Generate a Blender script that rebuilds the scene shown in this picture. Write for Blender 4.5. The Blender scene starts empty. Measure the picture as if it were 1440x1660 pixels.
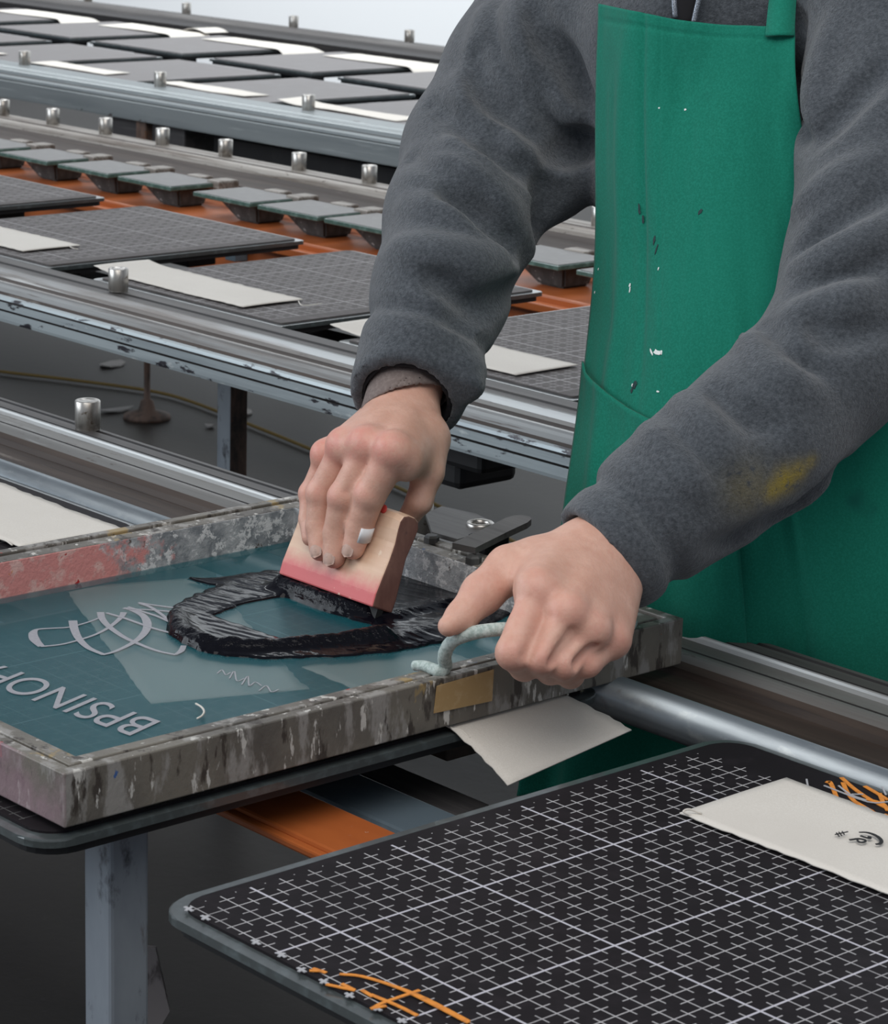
import bpy, bmesh, math, random
import numpy as np
from mathutils import Vector, Matrix
from mathutils.bvhtree import BVHTree

random.seed(4)
S = bpy.context.scene
COL = S.collection

# ------------------------------------------------------------------ camera
F_PX, CAM_Z, T = 4428.5, 1.52, 0.80            # focal length in px of a 1440x1660 frame, eye height, table-top height
RIGHT = np.array((0.66613389, 0.74530008, 0.02816787))
UP = np.array((-0.20627845, 0.14781063, 0.96726481))
FWD = np.array((-0.71673903, 0.6501383, -0.25220101))
cam = bpy.data.cameras.new('camera')
cam.sensor_fit = 'VERTICAL'
cam.sensor_height = 36.0
cam.sensor_width = 36.0 * 1440 / 1660
cam.lens = F_PX / 1660 * 36.0
cam.clip_start = 0.05
cam.dof.use_dof = True
cam.dof.focus_distance = 2.42
cam.dof.aperture_fstop = 30.0
cam_o = bpy.data.objects.new('camera', cam)
COL.objects.link(cam_o)
M = Matrix.Identity(4)
for i in range(3):
    M[i][0], M[i][1], M[i][2] = RIGHT[i], UP[i], -FWD[i]
M[2][3] = CAM_Z
cam_o.matrix_world = M
S.camera = cam_o

# ------------------------------------------------------------------ light and exposure
S.view_settings.view_transform = 'Standard'
S.view_settings.look = 'None'
S.view_settings.gamma = 1.0
S.view_settings.use_curve_mapping = False
S.view_settings.exposure = 0.0
W = bpy.data.worlds.new('daylight')
S.world = W
W.use_nodes = True
wn = W.node_tree.nodes['Background']
wn.inputs[0].default_value = (0.80, 0.88, 1.0, 1)
wn.inputs[1].default_value = 0.33


def area(name, loc, target, sx, sy, power, col=(1, 1, 1)):
    l = bpy.data.lights.new(name, 'AREA')
    l.shape = 'RECTANGLE'
    l.size, l.size_y, l.energy, l.color = sx, sy, power, col
    o = bpy.data.objects.new(name, l)
    COL.objects.link(o)
    o.location = loc
    o.rotation_euler = (Vector(target) - Vector(loc)).to_track_quat('-Z', 'Y').to_euler()
    return o


area('window_daylight', (-6.0, -2.6, 3.0), (-1.9, 1.8, 0.9), 5.0, 2.6, 190, (0.86, 0.93, 1.0))
area('roof_light', (-0.2, -0.1, 4.4), (-1.8, 2.0, 0.8), 4.0, 3.0, 120, (1.0, 0.97, 0.93))
area('hall_light', (-8.5, 4.6, 4.6), (-8.5, 8.6, 0.6), 10.0, 2.0, 520, (0.95, 0.98, 1.0))

# ------------------------------------------------------------------ geometry helpers
CAM = np.array((0, 0, CAM_Z))


def ray(px, py):
    return FWD + RIGHT * (px - 720) / F_PX - UP * (py - 830) / F_PX


def P(px, py, d):                              # point at depth d (metres along the view axis)
    return CAM + ray(px, py) * d


def at(px, py, z=0.0):                         # point at height z above the table top
    r = ray(px, py)
    return CAM + r * ((z + T - CAM_Z) / r[2])


def atY(px, py, y):
    r = ray(px, py)
    return CAM + r * (y / r[1])


def proj(p):
    q = np.asarray(p, float) - CAM
    d = q @ FWD
    return np.stack([720 + F_PX * (q @ RIGHT) / d, 830 - F_PX * (q @ UP) / d], -1)


def link(name, me, m=None, parent=None):
    o = bpy.data.objects.new(name, me)
    COL.objects.link(o)
    if m is not None and not me.materials:
        for k in (m if isinstance(m, (list, tuple)) else [m]):
            me.materials.append(k)
    if parent is not None:
        o.parent = parent
    return o


def empty(name, label, cat, loc=(0, 0, 0), group=None):
    o = bpy.data.objects.new(name, None)
    COL.objects.link(o)
    o.location = loc
    o.empty_display_size = 0.05
    return tag(o, label, cat, group)


def tag(o, label, cat, group=None, kind=None):
    o['label'] = label
    o['category'] = cat
    if group:
        o['group'] = group
    if kind:
        o['kind'] = kind
    return o


def mesh(name, v, f, smooth=True, mi=None):
    me = bpy.data.meshes.new(name)
    me.from_pydata([tuple(map(float, p)) for p in v], [], [tuple(map(int, q)) for q in f])
    if smooth:
        me.polygons.foreach_set('use_smooth', [True] * len(me.polygons))
    if mi is not None:
        me.polygons.foreach_set('material_index', list(mi))
    me.update()
    return me


def bm_mesh(name, bm, smooth=False):
    bmesh.ops.recalc_face_normals(bm, faces=bm.faces)
    me = bpy.data.meshes.new(name)
    bm.to_mesh(me)
    bm.free()
    if smooth:
        me.polygons.foreach_set('use_smooth', [True] * len(me.polygons))
    return me


def add_box(bm, lo, hi, bev=0.0, seg=2):
    r = bmesh.ops.create_cube(bm, size=1.0)
    vs = r['verts']
    for v in vs:
        v.co = Vector([lo[i] + (v.co[i] + 0.5) * (hi[i] - lo[i]) for i in range(3)])
    if bev:
        es = list({e for v in vs for e in v.link_edges})
        bmesh.ops.bevel(bm, geom=es, offset=bev, segments=seg, affect='EDGES', profile=0.5)


def box(name, lo, hi, m, parent=None, bev=0.002):
    bm = bmesh.new()
    add_box(bm, lo, hi, bev)
    return link(name, bm_mesh(name, bm), m, parent)


def lathe_bm(bm, prof, c, n=28):
    c = Vector(c)
    rings = []
    for r, z in prof:
        if r < 1e-6:
            rings.append([bm.verts.new(c + Vector((0, 0, z)))])
        else:
            rings.append([bm.verts.new(c + Vector((r * math.cos(2 * math.pi * i / n), r * math.sin(2 * math.pi * i / n), z))) for i in range(n)])
    for a, b in zip(rings, rings[1:]):
        for i in range(n):
            j = (i + 1) % n
            if len(a) == 1:
                bm.faces.new((a[0], b[i], b[j]))
            elif len(b) == 1:
                bm.faces.new((a[i], a[j], b[0]))
            else:
                bm.faces.new((a[i], a[j], b[j], b[i]))


def catmull(pts, n=6):
    p = np.asarray(pts, float)
    q = np.vstack([2 * p[0] - p[1], p, 2 * p[-1] - p[-2]])
    out = []
    for i in range(1, len(q) - 2):
        for t in np.arange(n) / n:
            a, b, c, d = q[i - 1], q[i], q[i + 1], q[i + 2]
            out.append(0.5 * (2 * b + (c - a) * t + (2 * a - 5 * b + 4 * c - d) * t * t + (3 * b - a - 3 * c + d) * t ** 3))
    out.append(p[-1])
    return np.array(out)


def tube_mesh(name, pts, r, n=10, smooth=4):
    p = catmull(pts, smooth) if smooth > 1 else np.asarray(pts, float)
    rr = np.interp(np.linspace(0, 1, len(p)), np.linspace(0, 1, len(np.atleast_1d(r))), np.atleast_1d(r)) if np.ndim(r) else np.full(len(p), r)
    v, f = [], []
    ref = np.array((0.13, 0.21, 0.97))
    for i in range(len(p)):
        t = p[min(i + 1, len(p) - 1)] - p[max(i - 1, 0)]
        t = t / np.linalg.norm(t)
        a = np.cross(t, ref)
        if np.linalg.norm(a) < 1e-3:
            a = np.cross(t, (1, 0, 0))
        a /= np.linalg.norm(a)
        b = np.cross(t, a)
        for k in range(n):
            w = 2 * math.pi * k / n
            v.append(p[i] + rr[i] * (a * math.cos(w) + b * math.sin(w)))
    for i in range(len(p) - 1):
        for k in range(n):
            f.append((i * n + k, i * n + (k + 1) % n, (i + 1) * n + (k + 1) % n, (i + 1) * n + k))
    f.append(tuple(range(n))[::-1])
    f.append(tuple((len(p) - 1) * n + k for k in range(n)))
    return mesh(name, v, f)


def ribbon(pts, w, nrm=(0, 0, 1), th=0.0006):
    """flat stripe of real (tiny) thickness following a polyline; w may vary along it"""
    p = np.asarray(pts, float)
    w = np.interp(np.linspace(0, 1, len(p)), np.linspace(0, 1, len(np.atleast_1d(w))), np.atleast_1d(w))
    n = np.asarray(nrm, float)
    v, f = [], []
    for i in range(len(p)):
        t = p[min(i + 1, len(p) - 1)] - p[max(i - 1, 0)]
        s = np.cross(n, t)
        s = s / (np.linalg.norm(s) + 1e-9) * w[i] / 2
        v += [p[i] + s, p[i] - s, p[i] + s + n * th, p[i] - s + n * th]
    for i in range(len(p) - 1):
        a, b = 4 * i, 4 * i + 4
        f += [(a + 2, b + 2, b + 3, a + 3), (a, a + 1, b + 1, b), (a, b, b + 2, a + 2), (a + 1, a + 3, b + 3, b + 1)]
    e = 4 * (len(p) - 1)
    f += [(0, 2, 3, 1), (e, e + 1, e + 3, e + 2)]
    return v, f


def join_vf(parts, step=.00006):
    v, f = [], []
    for n_, (a, b) in enumerate(parts):          # each stroke lies a hair above the one before
        o = len(v)
        v += [np.asarray(q, float) + np.array((0, 0, step * n_)) for q in a]
        f += [tuple(i + o for i in q) for q in b]
    return v, f


# ------------------------------------------------------------------ materials
class NT:
    def __init__(self, name):
        self.m = bpy.data.materials.new(name)
        self.m.use_nodes = True
        self.t = self.m.node_tree
        self.b = self.t.nodes['Principled BSDF']
        self.out = self.t.nodes['Material Output']

    def n(self, kind, **kw):
        x = self.t.nodes.new(kind)
        for k, v in kw.items():
            setattr(x, k, v)
        return x

    def l(self, a, b):
        self.t.links.new(a, b)

    def math(self, op, a, b=None, c=None):
        x = self.n('ShaderNodeMath', operation=op)
        for i, v in enumerate((a, b, c)):
            if v is None:
                continue
            if isinstance(v, (int, float)):
                x.inputs[i].default_value = v
            else:
                self.l(v, x.inputs[i])
        return x.outputs[0]

    def coord(self, scale=(1, 1, 1), rnd=False):
        tc = self.n('ShaderNodeTexCoord').outputs['Object']
        if rnd:
            oi = self.n('ShaderNodeObjectInfo')
            va = self.n('ShaderNodeVectorMath', operation='ADD')
            k = self.math('MULTIPLY', oi.outputs['Random'], 13.0)
            self.l(tc, va.inputs[0])
            self.l(k, va.inputs[1])
            tc = va.outputs[0]
        mp = self.n('ShaderNodeMapping')
        mp.inputs['Scale'].default_value = scale
        self.l(tc, mp.inputs[0])
        return mp.outputs[0]

    def noise(self, scale, detail=4, rough=0.6, stretch=(1, 1, 1), rnd=False, dist=0.0):
        x = self.n('ShaderNodeTexNoise')
        x.inputs['Scale'].default_value = scale
        x.inputs['Detail'].default_value = detail
        x.inputs['Roughness'].default_value = rough
        x.inputs['Distortion'].default_value = dist
        self.l(self.coord(stretch, rnd), x.inputs['Vector'])
        return x.outputs['Fac']

    def ramp(self, f, lo, hi):
        x = self.n('ShaderNodeMapRange')
        x.inputs['From Min'].default_value = lo
        x.inputs['From Max'].default_value = hi
        self.l(f, x.inputs['Value'])
        return x.outputs[0]

    def mix(self, f, a, b):
        x = self.n('ShaderNodeMix', data_type='RGBA')
        for i, v in ((0, f), (6, a), (7, b)):
            if isinstance(v, (int, float)):
                x.inputs[i].default_value = v
            elif isinstance(v, tuple):
                x.inputs[i].default_value = (*v[:3], 1)
            else:
                self.l(v, x.inputs[i])
        return x.outputs[2]

    def bump(self, h, strength=0.3, dist=0.002):
        x = self.n('ShaderNodeBump')
        x.inputs['Strength'].default_value = strength
        x.inputs['Distance'].default_value = dist
        self.l(h, x.inputs['Height'])
        self.l(x.outputs[0], self.b.inputs['Normal'])

    def set(self, **kw):
        for k, v in kw.items():
            self.b.inputs[k.replace('_', ' ')].default_value = v


def layered(name, base, layers=(), rough=0.5, metal=0.0, bump=None, rnd=False, **kw):
    """base colour, then noise-masked layers (scale, stretch, lo, hi, colour)"""
    t = NT(name)
    c = base
    for sc, st, lo, hi, colr in layers:
        c = t.mix(t.ramp(t.noise(sc, 6, 0.62, st, rnd), lo, hi), c, colr)
    if isinstance(c, tuple):
        t.b.inputs['Base Color'].default_value = (*c, 1)
    else:
        t.l(c, t.b.inputs['Base Color'])
    t.set(Roughness=rough, Metallic=metal, **kw)
    if bump:
        t.bump(t.noise(bump[0], 5, 0.6, bump[3] if len(bump) > 3 else (1, 1, 1)), bump[1], bump[2])
    return t.m


ST = (0.6, 14, 14)                              # streaks along the rails
m_floor = layered('concrete_floor', (0.0105, 0.0078, 0.0058), [(1.3, (1, 1, 1), .42, .7, (0.018, 0.0148, 0.0125)), (9, (1, 1, 1), .55, .8, (0.007, 0.006, 0.005)), (60, (1, 1, 1), .62, .75, (0.026, 0.023, 0.021))], 0.5, Specular_IOR_Level=0.35, bump=(40, .15, .003))
m_wall = layered('white_wall', (0.83, 0.85, 0.86), [(0.4, (1, 1, 1), .4, .7, (0.86, 0.875, 0.885))], 0.8)
m_steel = layered('worn_rail_steel', (0.20, 0.198, 0.19), [(2.2, ST, .45, .68, (0.15, 0.135, 0.125)), (6, ST, .58, .72, (0.55, 0.56, 0.56)), (14, (2, 9, 9), .6, .72, (0.10, 0.08, 0.07))], 0.46, 0.4, bump=(30, .12, .001, ST))
m_bead = layered('highlit_rail_bead', (0.36, 0.365, 0.36), [(2.2, ST, .48, .66, (0.19, 0.17, 0.155)), (9, ST, .6, .7, (0.12, 0.095, 0.08))], 0.42, 0.6)  # lighter metal paints the highlight along the rounded beads, with worn streaks
m_strip = layered('dull_rail_strip', (0.080, 0.075, 0.073), [(3, ST, .45, .7, (0.135, 0.13, 0.125)), (11, ST, .56, .7, (0.055, 0.05, 0.048))], 0.55, 0.25, Specular_IOR_Level=0.35)
m_brown = layered('brown_grimed_channel', (0.038, 0.027, 0.022), [(2.6, ST, .45, .68, (0.072, 0.053, 0.043)), (8, ST, .55, .72, (0.028, 0.021, 0.019)), (5, (1, 10, 10), .64, .74, (0.20, 0.175, 0.155))], 0.6, 0.0, Specular_IOR_Level=0.3)
m_rust = layered('rusty_channel', (0.055, 0.045, 0.040), [(3, (1, 8, 8), .45, .65, (0.095, 0.07, 0.055)), (9, (1, 6, 6), .6, .75, (0.16, 0.085, 0.045))], 0.6, 0.0, Specular_IOR_Level=0.3)
m_dark = layered('dark_groove', (0.018, 0.016, 0.016), [(6, ST, .5, .7, (0.04, 0.035, 0.033))], 0.5, 0.2)
m_fascia = layered('pale_blue_painted_rail', (0.34, 0.385, 0.40), [(3, ST, .45, .7, (0.21, 0.24, 0.255)), (16, (1, 3.2, 3.2), .585, .62, (0.018, 0.016, 0.022)), (7, (2, 6, 6), .62, .7, (0.47, 0.50, 0.50))], 0.36, 0.35)
m_bluefar = layered('blue_grey_far_rail', (0.245, 0.27, 0.275), [(2, ST, .42, .7, (0.17, 0.192, 0.20)), (7, ST, .6, .74, (0.36, 0.39, 0.39)), (6, (2, 3, 3), .69, .73, (0.06, 0.05, 0.05))], 0.42, 0.3)
m_cream = layered('cream_worn_rail', (0.30, 0.275, 0.245), [(4, ST, .45, .62, (0.12, 0.095, 0.075)), (9, ST, .58, .72, (0.48, 0.45, 0.42)), (14, (3, 8, 8), .6, .7, (0.07, 0.05, 0.04))], 0.5, 0.2)
m_tube = layered('polished_tube', (0.29, 0.325, 0.35), [(5, (1, 6, 6), .5, .7, (0.20, 0.225, 0.245)), (30, (1, 2, 2), .58, .72, (0.36, 0.39, 0.40)), (7, (1, 1, 1), .6, .68, (0.13, 0.08, 0.05))], 0.38, 0.7)
m_pin = layered('machined_pin_steel', (0.48, 0.46, 0.43), [(40, (1, 1, .3), .5, .7, (0.22, 0.19, 0.16)), (90, (1, 1, 1), .6, .7, (0.12, 0.08, 0.05))], 0.32, 0.85)
m_leg = layered('blue_grey_leg_paint', (0.30, 0.335, 0.38), [(14, (1, 1, .35), .45, .7, (0.38, 0.42, 0.46)), (34, (1, 1, .5), .58, .7, (0.045, 0.045, 0.05)), (20, (1, 1, .3), .63, .73, (0.10, 0.06, 0.04))], 0.4, 0.35, bump=(50, .1, .001))
m_rustleg = layered('rusty_leg', (0.14, 0.088, 0.066), [(25, (1, 1, .5), .45, .65, (0.03, 0.025, 0.022)), (40, (1, 1, 1), .6, .7, (0.13, 0.06, 0.03))], 0.7)
m_orange = layered('orange_painted_steel', (0.47, 0.125, 0.032), [(7, (1, 3, 3), .45, .7, (0.41, 0.105, 0.028)), (120, (1, 1, 1), .69, .74, (0.62, 0.40, 0.30))], 0.42)
m_bluebar = layered('blue_grey_bar', (0.15, 0.20, 0.24), [(25, (1, 1, 1), .5, .7, (0.20, 0.255, 0.30)), (90, (1, 1, 1), .66, .72, (0.3, 0.36, 0.4))], 0.4, 0.3)
m_greybar = layered('dark_grey_bar', (0.055, 0.052, 0.054), [(8, (.5, 12, 12), .5, .7, (0.09, 0.085, 0.085))], 0.55)
m_black = layered('black_board', (0.010, 0.010, 0.011), [(12, (1, 1, 1), .5, .8, (0.022, 0.022, 0.023))], 0.5)
m_glassedge = layered('grey_glass_edge', (0.055, 0.065, 0.066), [(60, (1, 1, 1), .5, .75, (0.10, 0.125, 0.13))], 0.28, Coat_Weight=0.6)
m_glassgreen = layered('green_glass', (0.07, 0.12, 0.10), [(50, (1, 1, 1), .5, .7, (0.14, 0.22, 0.19))], 0.25, Coat_Weight=0.6)
m_plategrey = layered('grey_print_pad', (0.20, 0.195, 0.19), [(60, (1, 1, 1), .5, .75, (0.24, 0.235, 0.23))], 0.5)
m_clamp = layered('grimy_clamp', (0.045, 0.045, 0.044), [(60, (1, 1, .4), .45, .65, (0.085, 0.085, 0.083)), (90, (1, 1, 1), .62, .7, (0.35, 0.33, 0.32))], 0.6)
m_linen = layered('unbleached_cotton', (0.66, 0.62, 0.56), [(700, (1, 1, 1), .42, .62, (0.72, 0.685, 0.63)), (6, (1, 1, 1), .4, .7, (0.64, 0.60, 0.545))], 0.9, bump=(900, .35, .0006), rnd=True)
m_orangemark = layered('orange_print', (0.75, 0.27, 0.035), [(200, (1, 1, 1), .5, .7, (0.5, 0.17, 0.03))], 0.6)
m_inkpen = layered('pen_ink', (0.012, 0.012, 0.014), (), 0.6)


def grid_mat(name, base, line, bold, wl, wb, worn):
    """cutting-mat print: inch lines, heavier every fifth, half-inch ticks where lines cross"""
    t = NT(name)
    tc = t.n('ShaderNodeTexCoord').outputs['Object']
    sp = t.n('ShaderNodeSeparateXYZ')
    t.l(tc, sp.inputs[0])
    U = 0.0254
    xy = []
    for k, off in (('X', 0.105), ('Y', 0.058)):
        xy.append(t.math('DIVIDE', t.math('SUBTRACT', sp.outputs[k], off), U))

    def near(v, step, off, w):                  # 1 where v is within w of off + k*step
        a = t.math('ADD', v, step / 2 - off)
        a = t.math('DIVIDE', a, step)
        a = t.math('FRACT', a)
        a = t.math('ABSOLUTE', t.math('SUBTRACT', a, 0.5))
        a = t.math('MULTIPLY', a, step)
        return t.math('LESS_THAN', a, w)
    x, y = xy
    thin = t.math('MAXIMUM', near(x, 1, 0, wl), near(y, 1, 0, wl))
    thin = t.math('MAXIMUM', thin, t.math('MULTIPLY', near(x, 1, .5, wl), near(y, 1, 0, .25)))
    thin = t.math('MAXIMUM', thin, t.math('MULTIPLY', near(y, 1, .5, wl), near(x, 1, 0, .25)))
    bo = t.math('MAXIMUM', near(x, 5, 0, wb), near(y, 5, 0, wb))
    # the print stops short of the edge of the sheet
    ins = t.math('MULTIPLY', t.math('LESS_THAN', t.math('ABSOLUTE', t.math('SUBTRACT', x, 4.13)), 7.92), t.math('LESS_THAN', t.math('ABSOLUTE', t.math('SUBTRACT', y, 7.8)), 9.95))
    thin = t.math('MULTIPLY', thin, ins)
    bo = t.math('MULTIPLY', bo, ins)
    wear = t.ramp(t.noise(9, 6, .65, (1, 1, 1), True), .70, .55)
    thin = t.math('MULTIPLY', thin, t.math('ADD', t.math('MULTIPLY', wear, worn), 1 - worn))
    bg = t.mix(t.ramp(t.noise(45, 5, .7, (1, 1, 1), True), .5, .75), base, tuple(c * 1.55 for c in base))
    c = t.mix(thin, bg, line)
    c = t.mix(bo, c, bold)
    t.l(c, t.b.inputs['Base Color'])
    t.set(Roughness=0.6, Specular_IOR_Level=0.12)
    t.bump(t.noise(400, 3), .12, .0005)
    return t.m


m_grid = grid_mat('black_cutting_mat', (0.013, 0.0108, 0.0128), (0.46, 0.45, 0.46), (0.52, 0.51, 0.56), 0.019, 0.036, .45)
m_gridunder = grid_mat('dimmed_black_cutting_mat', (0.013, 0.0108, 0.0128), (0.10, 0.10, 0.10), (0.14, 0.14, 0.15), 0.019, 0.034, .45)
m_gridfar = grid_mat('grey_cutting_mat', (0.098, 0.089, 0.087), (0.22, 0.21, 0.21), (0.30, 0.29, 0.29), 0.05, 0.07, .35)
m_gridpale = layered('far_grey_mat', (0.15, 0.138, 0.136), [(30, (1, 1, 1), .45, .7, (0.165, 0.155, 0.155))], 0.5, rnd=True)


def frame_mat():
    t = NT('paint_crusted_frame')
    c = t.mix(t.ramp(t.noise(9, 5, .6, (1, 1, 1)), .4, .65), (0.185, 0.168, 0.14), (0.11, 0.10, 0.088))
    for sc, st, lo, hi, colr in ((45, (1, 1, .35), .52, .60, (0.30, 0.285, 0.265)), (60, (1, 1, .3), .58, .63, (0.06, 0.05, 0.042)), (70, (1.2, 1.2, .35), .605, .64, (0.58, 0.56, 0.52)),
                                 (17, (1, 1, .6), .62, .65, (0.34, 0.25, 0.12)), (26, (1, 1, .7), .69, .705, (0.42, 0.05, 0.04)), (31, (1.1, 1, .7), .70, .715, (0.06, 0.13, 0.32))):
        c = t.mix(t.ramp(t.noise(sc, 5, .6, st), lo, hi), c, colr)
    sp = t.n('ShaderNodeSeparateXYZ')
    t.l(t.n('ShaderNodeTexCoord').outputs['Object'], sp.inputs[0])
    side = t.math('MULTIPLY', t.math('LESS_THAN', sp.outputs['Y'], 1.0318), t.ramp(t.noise(14, 4), .62, .45))
    c = t.mix(t.math('MULTIPLY', side, .75), c, (0.30, 0.20, 0.225))          # mauve paint on the left-hand bar
    t.l(c, t.b.inputs['Base Color'])
    t.set(Roughness=0.5, Metallic=0.15)
    t.bump(t.noise(120, 6, .65, (1, 1, .6)), .55, .0016)
    return t.m


def inner_mat():
    """inside faces of the frame: thick dried paint, pink towards one end, white and grey-blue towards the other"""
    t = NT('dried_paint_on_frame')
    tc = t.n('ShaderNodeTexCoord').outputs['Object']
    sp = t.n('ShaderNodeSeparateXYZ')
    t.l(tc, sp.inputs[0])
    base = t.mix(t.ramp(t.noise(40, 6, .65), .42, .6), (0.22, 0.235, 0.25), (0.44, 0.45, 0.46))
    base = t.mix(t.ramp(t.noise(75, 6, .7), .53, .57), base, (0.70, 0.70, 0.70))
    base = t.mix(t.ramp(t.noise(55, 5, .7), .64, .67), base, (0.10, 0.075, 0.06))
    pk = t.mix(t.ramp(t.noise(60, 5, .6), .5, .62), (0.68, 0.28, 0.26), (0.74, 0.46, 0.42))
    pk = t.mix(t.ramp(t.noise(30, 4, .6), .66, .68), pk, (0.45, 0.02, 0.02))
    # reach of the pink smear along the bar, with a ragged border
    e = t.math('ADD', sp.outputs['Y'], t.math('MULTIPLY', t.math('SUBTRACT', t.noise(25, 6, .7), .5), 0.28))
    c = t.mix(t.ramp(e, 1.445, 1.42), base, pk)
    c = t.mix(t.ramp(t.noise(48, 4, .5, (1, 1, 1.5)), .715, .73), c, (0.62, 0.42, 0.02))
    c = t.mix(t.ramp(t.noise(38, 4, .5, (1.3, 1, 1)), .715, .73), c, (0.55, 0.22, 0.05))
    t.l(c, t.b.inputs['Base Color'])
    t.set(Roughness=0.45)
    t.bump(t.noise(150, 6, .7), .7, .002)
    return t.m


m_frame = frame_mat()
m_inner = inner_mat()


def screen_mat():
    t = NT('teal_emulsion_mesh')
    c = t.mix(t.ramp(t.noise(7, 4), .4, .7), (0.012, 0.135, 0.165), (0.016, 0.155, 0.185))
    cl = t.ramp(t.noise(16, 7, .7), .56, .72)
    tc = t.n('ShaderNodeTexCoord').outputs['Object']
    sp = t.n('ShaderNodeSeparateXYZ')
    t.l(tc, sp.inputs[0])
    far = t.ramp(sp.outputs['X'], -1.88, -1.97)
    c = t.mix(t.math('MULTIPLY', cl, far), c, (0.16, 0.24, 0.26))
    t.l(c, t.b.inputs['Base Color'])
    t.set(Roughness=0.30)
    tr = t.n('ShaderNodeBsdfTransparent')
    mx = t.n('ShaderNodeMixShader')
    mx.inputs[0].default_value = 0.62
    t.l(t.b.outputs[0], mx.inputs[1])
    t.l(tr.outputs[0], mx.inputs[2])
    t.l(mx.outputs[0], t.out.inputs['Surface'])
    return t.m


m_screen = screen_mat()
m_stencil = layered('open_stencil_mesh', (0.30, 0.30, 0.33), [(300, (1, 1, 1), .5, .6, (0.34, 0.34, 0.37))], 0.5)


def ink_mat():
    t = NT('wet_black_ink')
    t.b.inputs['Base Color'].default_value = (0.0035, 0.0035, 0.006, 1)
    t.set(Roughness=0.10, Specular_IOR_Level=0.5, IOR=1.23)
    sp = t.n('ShaderNodeSeparateXYZ')
    t.l(t.n('ShaderNodeTexCoord').outputs['Object'], sp.inputs[0])
    thick = t.ramp(sp.outputs['Z'], T + .0125, T + .0165)
    hgt = t.math('ADD', t.math('MULTIPLY', t.noise(170, 3, .5, (.35, 1.0, 1)), .22), t.math('MULTIPLY', t.math('MULTIPLY', t.noise(260, 3, .5), thick), .75))
    t.bump(hgt, 1.0, .0014)
    return t.m


m_ink = ink_mat()


def wood_mat():
    t = NT('squeegee_wood')
    tc = t.n('ShaderNodeTexCoord').outputs['Object']
    sp = t.n('ShaderNodeSeparateXYZ')
    t.l(tc, sp.inputs[0])
    g = t.noise(30, 5, .6, (.35, 3, 3))
    c = t.mix(t.ramp(g, .35, .7), (0.72, 0.50, 0.36), (0.64, 0.41, 0.28))
    c = t.mix(t.ramp(t.noise(14, 4), .5, .75), c, (0.70, 0.46, 0.36))
    e = t.math('ADD', sp.outputs['Z'], t.math('MULTIPLY', t.math('SUBTRACT', t.noise(38, 6, .7, (1, 1, 1)), .5), 0.022))
    c = t.mix(t.ramp(e, 0.031, 0.015), c, (0.62, 0.13, 0.135))
    c = t.mix(t.ramp(t.noise(70, 4), .66, .7), c, (0.78, 0.60, 0.46))
    t.l(c, t.b.inputs['Base Color'])
    t.set(Roughness=0.5)
    t.bump(t.noise(60, 5, .6, (.3, 3, 3)), .12, .001)
    return t.m


m_wood = wood_mat()
m_woodend = layered('stained_end_grain', (0.17, 0.075, 0.06), [(40, (1, 1, .4), .45, .65, (0.26, 0.13, 0.10)), (60, (1, 1, 1), .6, .7, (0.09, 0.045, 0.045))], 0.5)
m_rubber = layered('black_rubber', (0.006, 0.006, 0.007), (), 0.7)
m_rope = layered('pale_green_cord', (0.52, 0.60, 0.57), [(300, (1, 1, 1), .45, .6, (0.34, 0.42, 0.39))], 0.8, bump=(500, .6, .001))
m_tape = layered('brown_packing_tape', (0.38, 0.25, 0.11), [(80, (1, 1, 1), .5, .7, (0.46, 0.33, 0.18))], 0.45)


def fleece_mat():
    t = NT('grey_fleece')
    at_ = t.n('ShaderNodeAttribute', attribute_name='stain')
    lint = t.ramp(t.noise(420, 2, .5), .74, .78)
    c = t.mix(t.ramp(t.noise(260, 4, .7), .36, .66), (0.047, 0.055, 0.065), (0.096, 0.108, 0.124))
    c = t.mix(t.math('MULTIPLY', lint, 0.25), c, (0.2, 0.2, 0.2))
    k = t.math('MULTIPLY', at_.outputs['Fac'], t.ramp(t.noise(130, 4, .7), .30, .46))
    c = t.mix(k, c, (0.34, 0.25, 0.018))
    t.l(c, t.b.inputs['Base Color'])
    t.set(Roughness=1.0, Sheen_Weight=0.35, Sheen_Roughness=0.5, Specular_IOR_Level=0.15)
    t.bump(t.noise(420, 4, .7), .8, .0022)
    return t.m


m_fleece = fleece_mat()
m_blackcloth = layered('matt_black_cloth', (0.008, 0.008, 0.011), (), 0.9)
m_shirt = layered('taupe_shirt_knit', (0.17, 0.135, 0.125), [(300, (1, 1, 1), .45, .65, (0.22, 0.18, 0.165))], 0.95, bump=(600, .4, .001))
m_trouser = layered('dark_trousers', (0.02, 0.022, 0.03), [(60, (1, 1, 1), .5, .7, (0.03, 0.032, 0.04))], 0.9)
m_shoe = layered('black_shoe', (0.012, 0.011, 0.011), (), 0.5)
m_hair = layered('dark_hair', (0.02, 0.014, 0.01), [(90, (4, 4, 1), .5, .7, (0.04, 0.028, 0.02))], 0.6)


def apron_mat():
    t = NT('green_cotton_apron')
    c = t.mix(t.ramp(t.noise(5, 4, .6), .35, .7), (0.0050, 0.150, 0.100), (0.0065, 0.168, 0.113))
    c = t.mix(t.ramp(t.noise(500, 3, .6), .4, .68), c, (0.010, 0.195, 0.135))
    c = t.mix(t.ramp(t.noise(9, 4, .5), .66, .74), c, (0.005, 0.115, 0.086))
    t.l(c, t.b.inputs['Base Color'])
    t.set(Roughness=0.92, Sheen_Weight=0.08, Specular_IOR_Level=0.2)
    t.bump(t.noise(900, 2), .3, .0006)
    return t.m


m_apron = apron_mat()
m_stainw = layered('white_paint_fleck', (0.75, 0.78, 0.76), (), 0.6)
m_staind = layered('dark_ink_stain', (0.006, 0.028, 0.03), (), 0.7)


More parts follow.
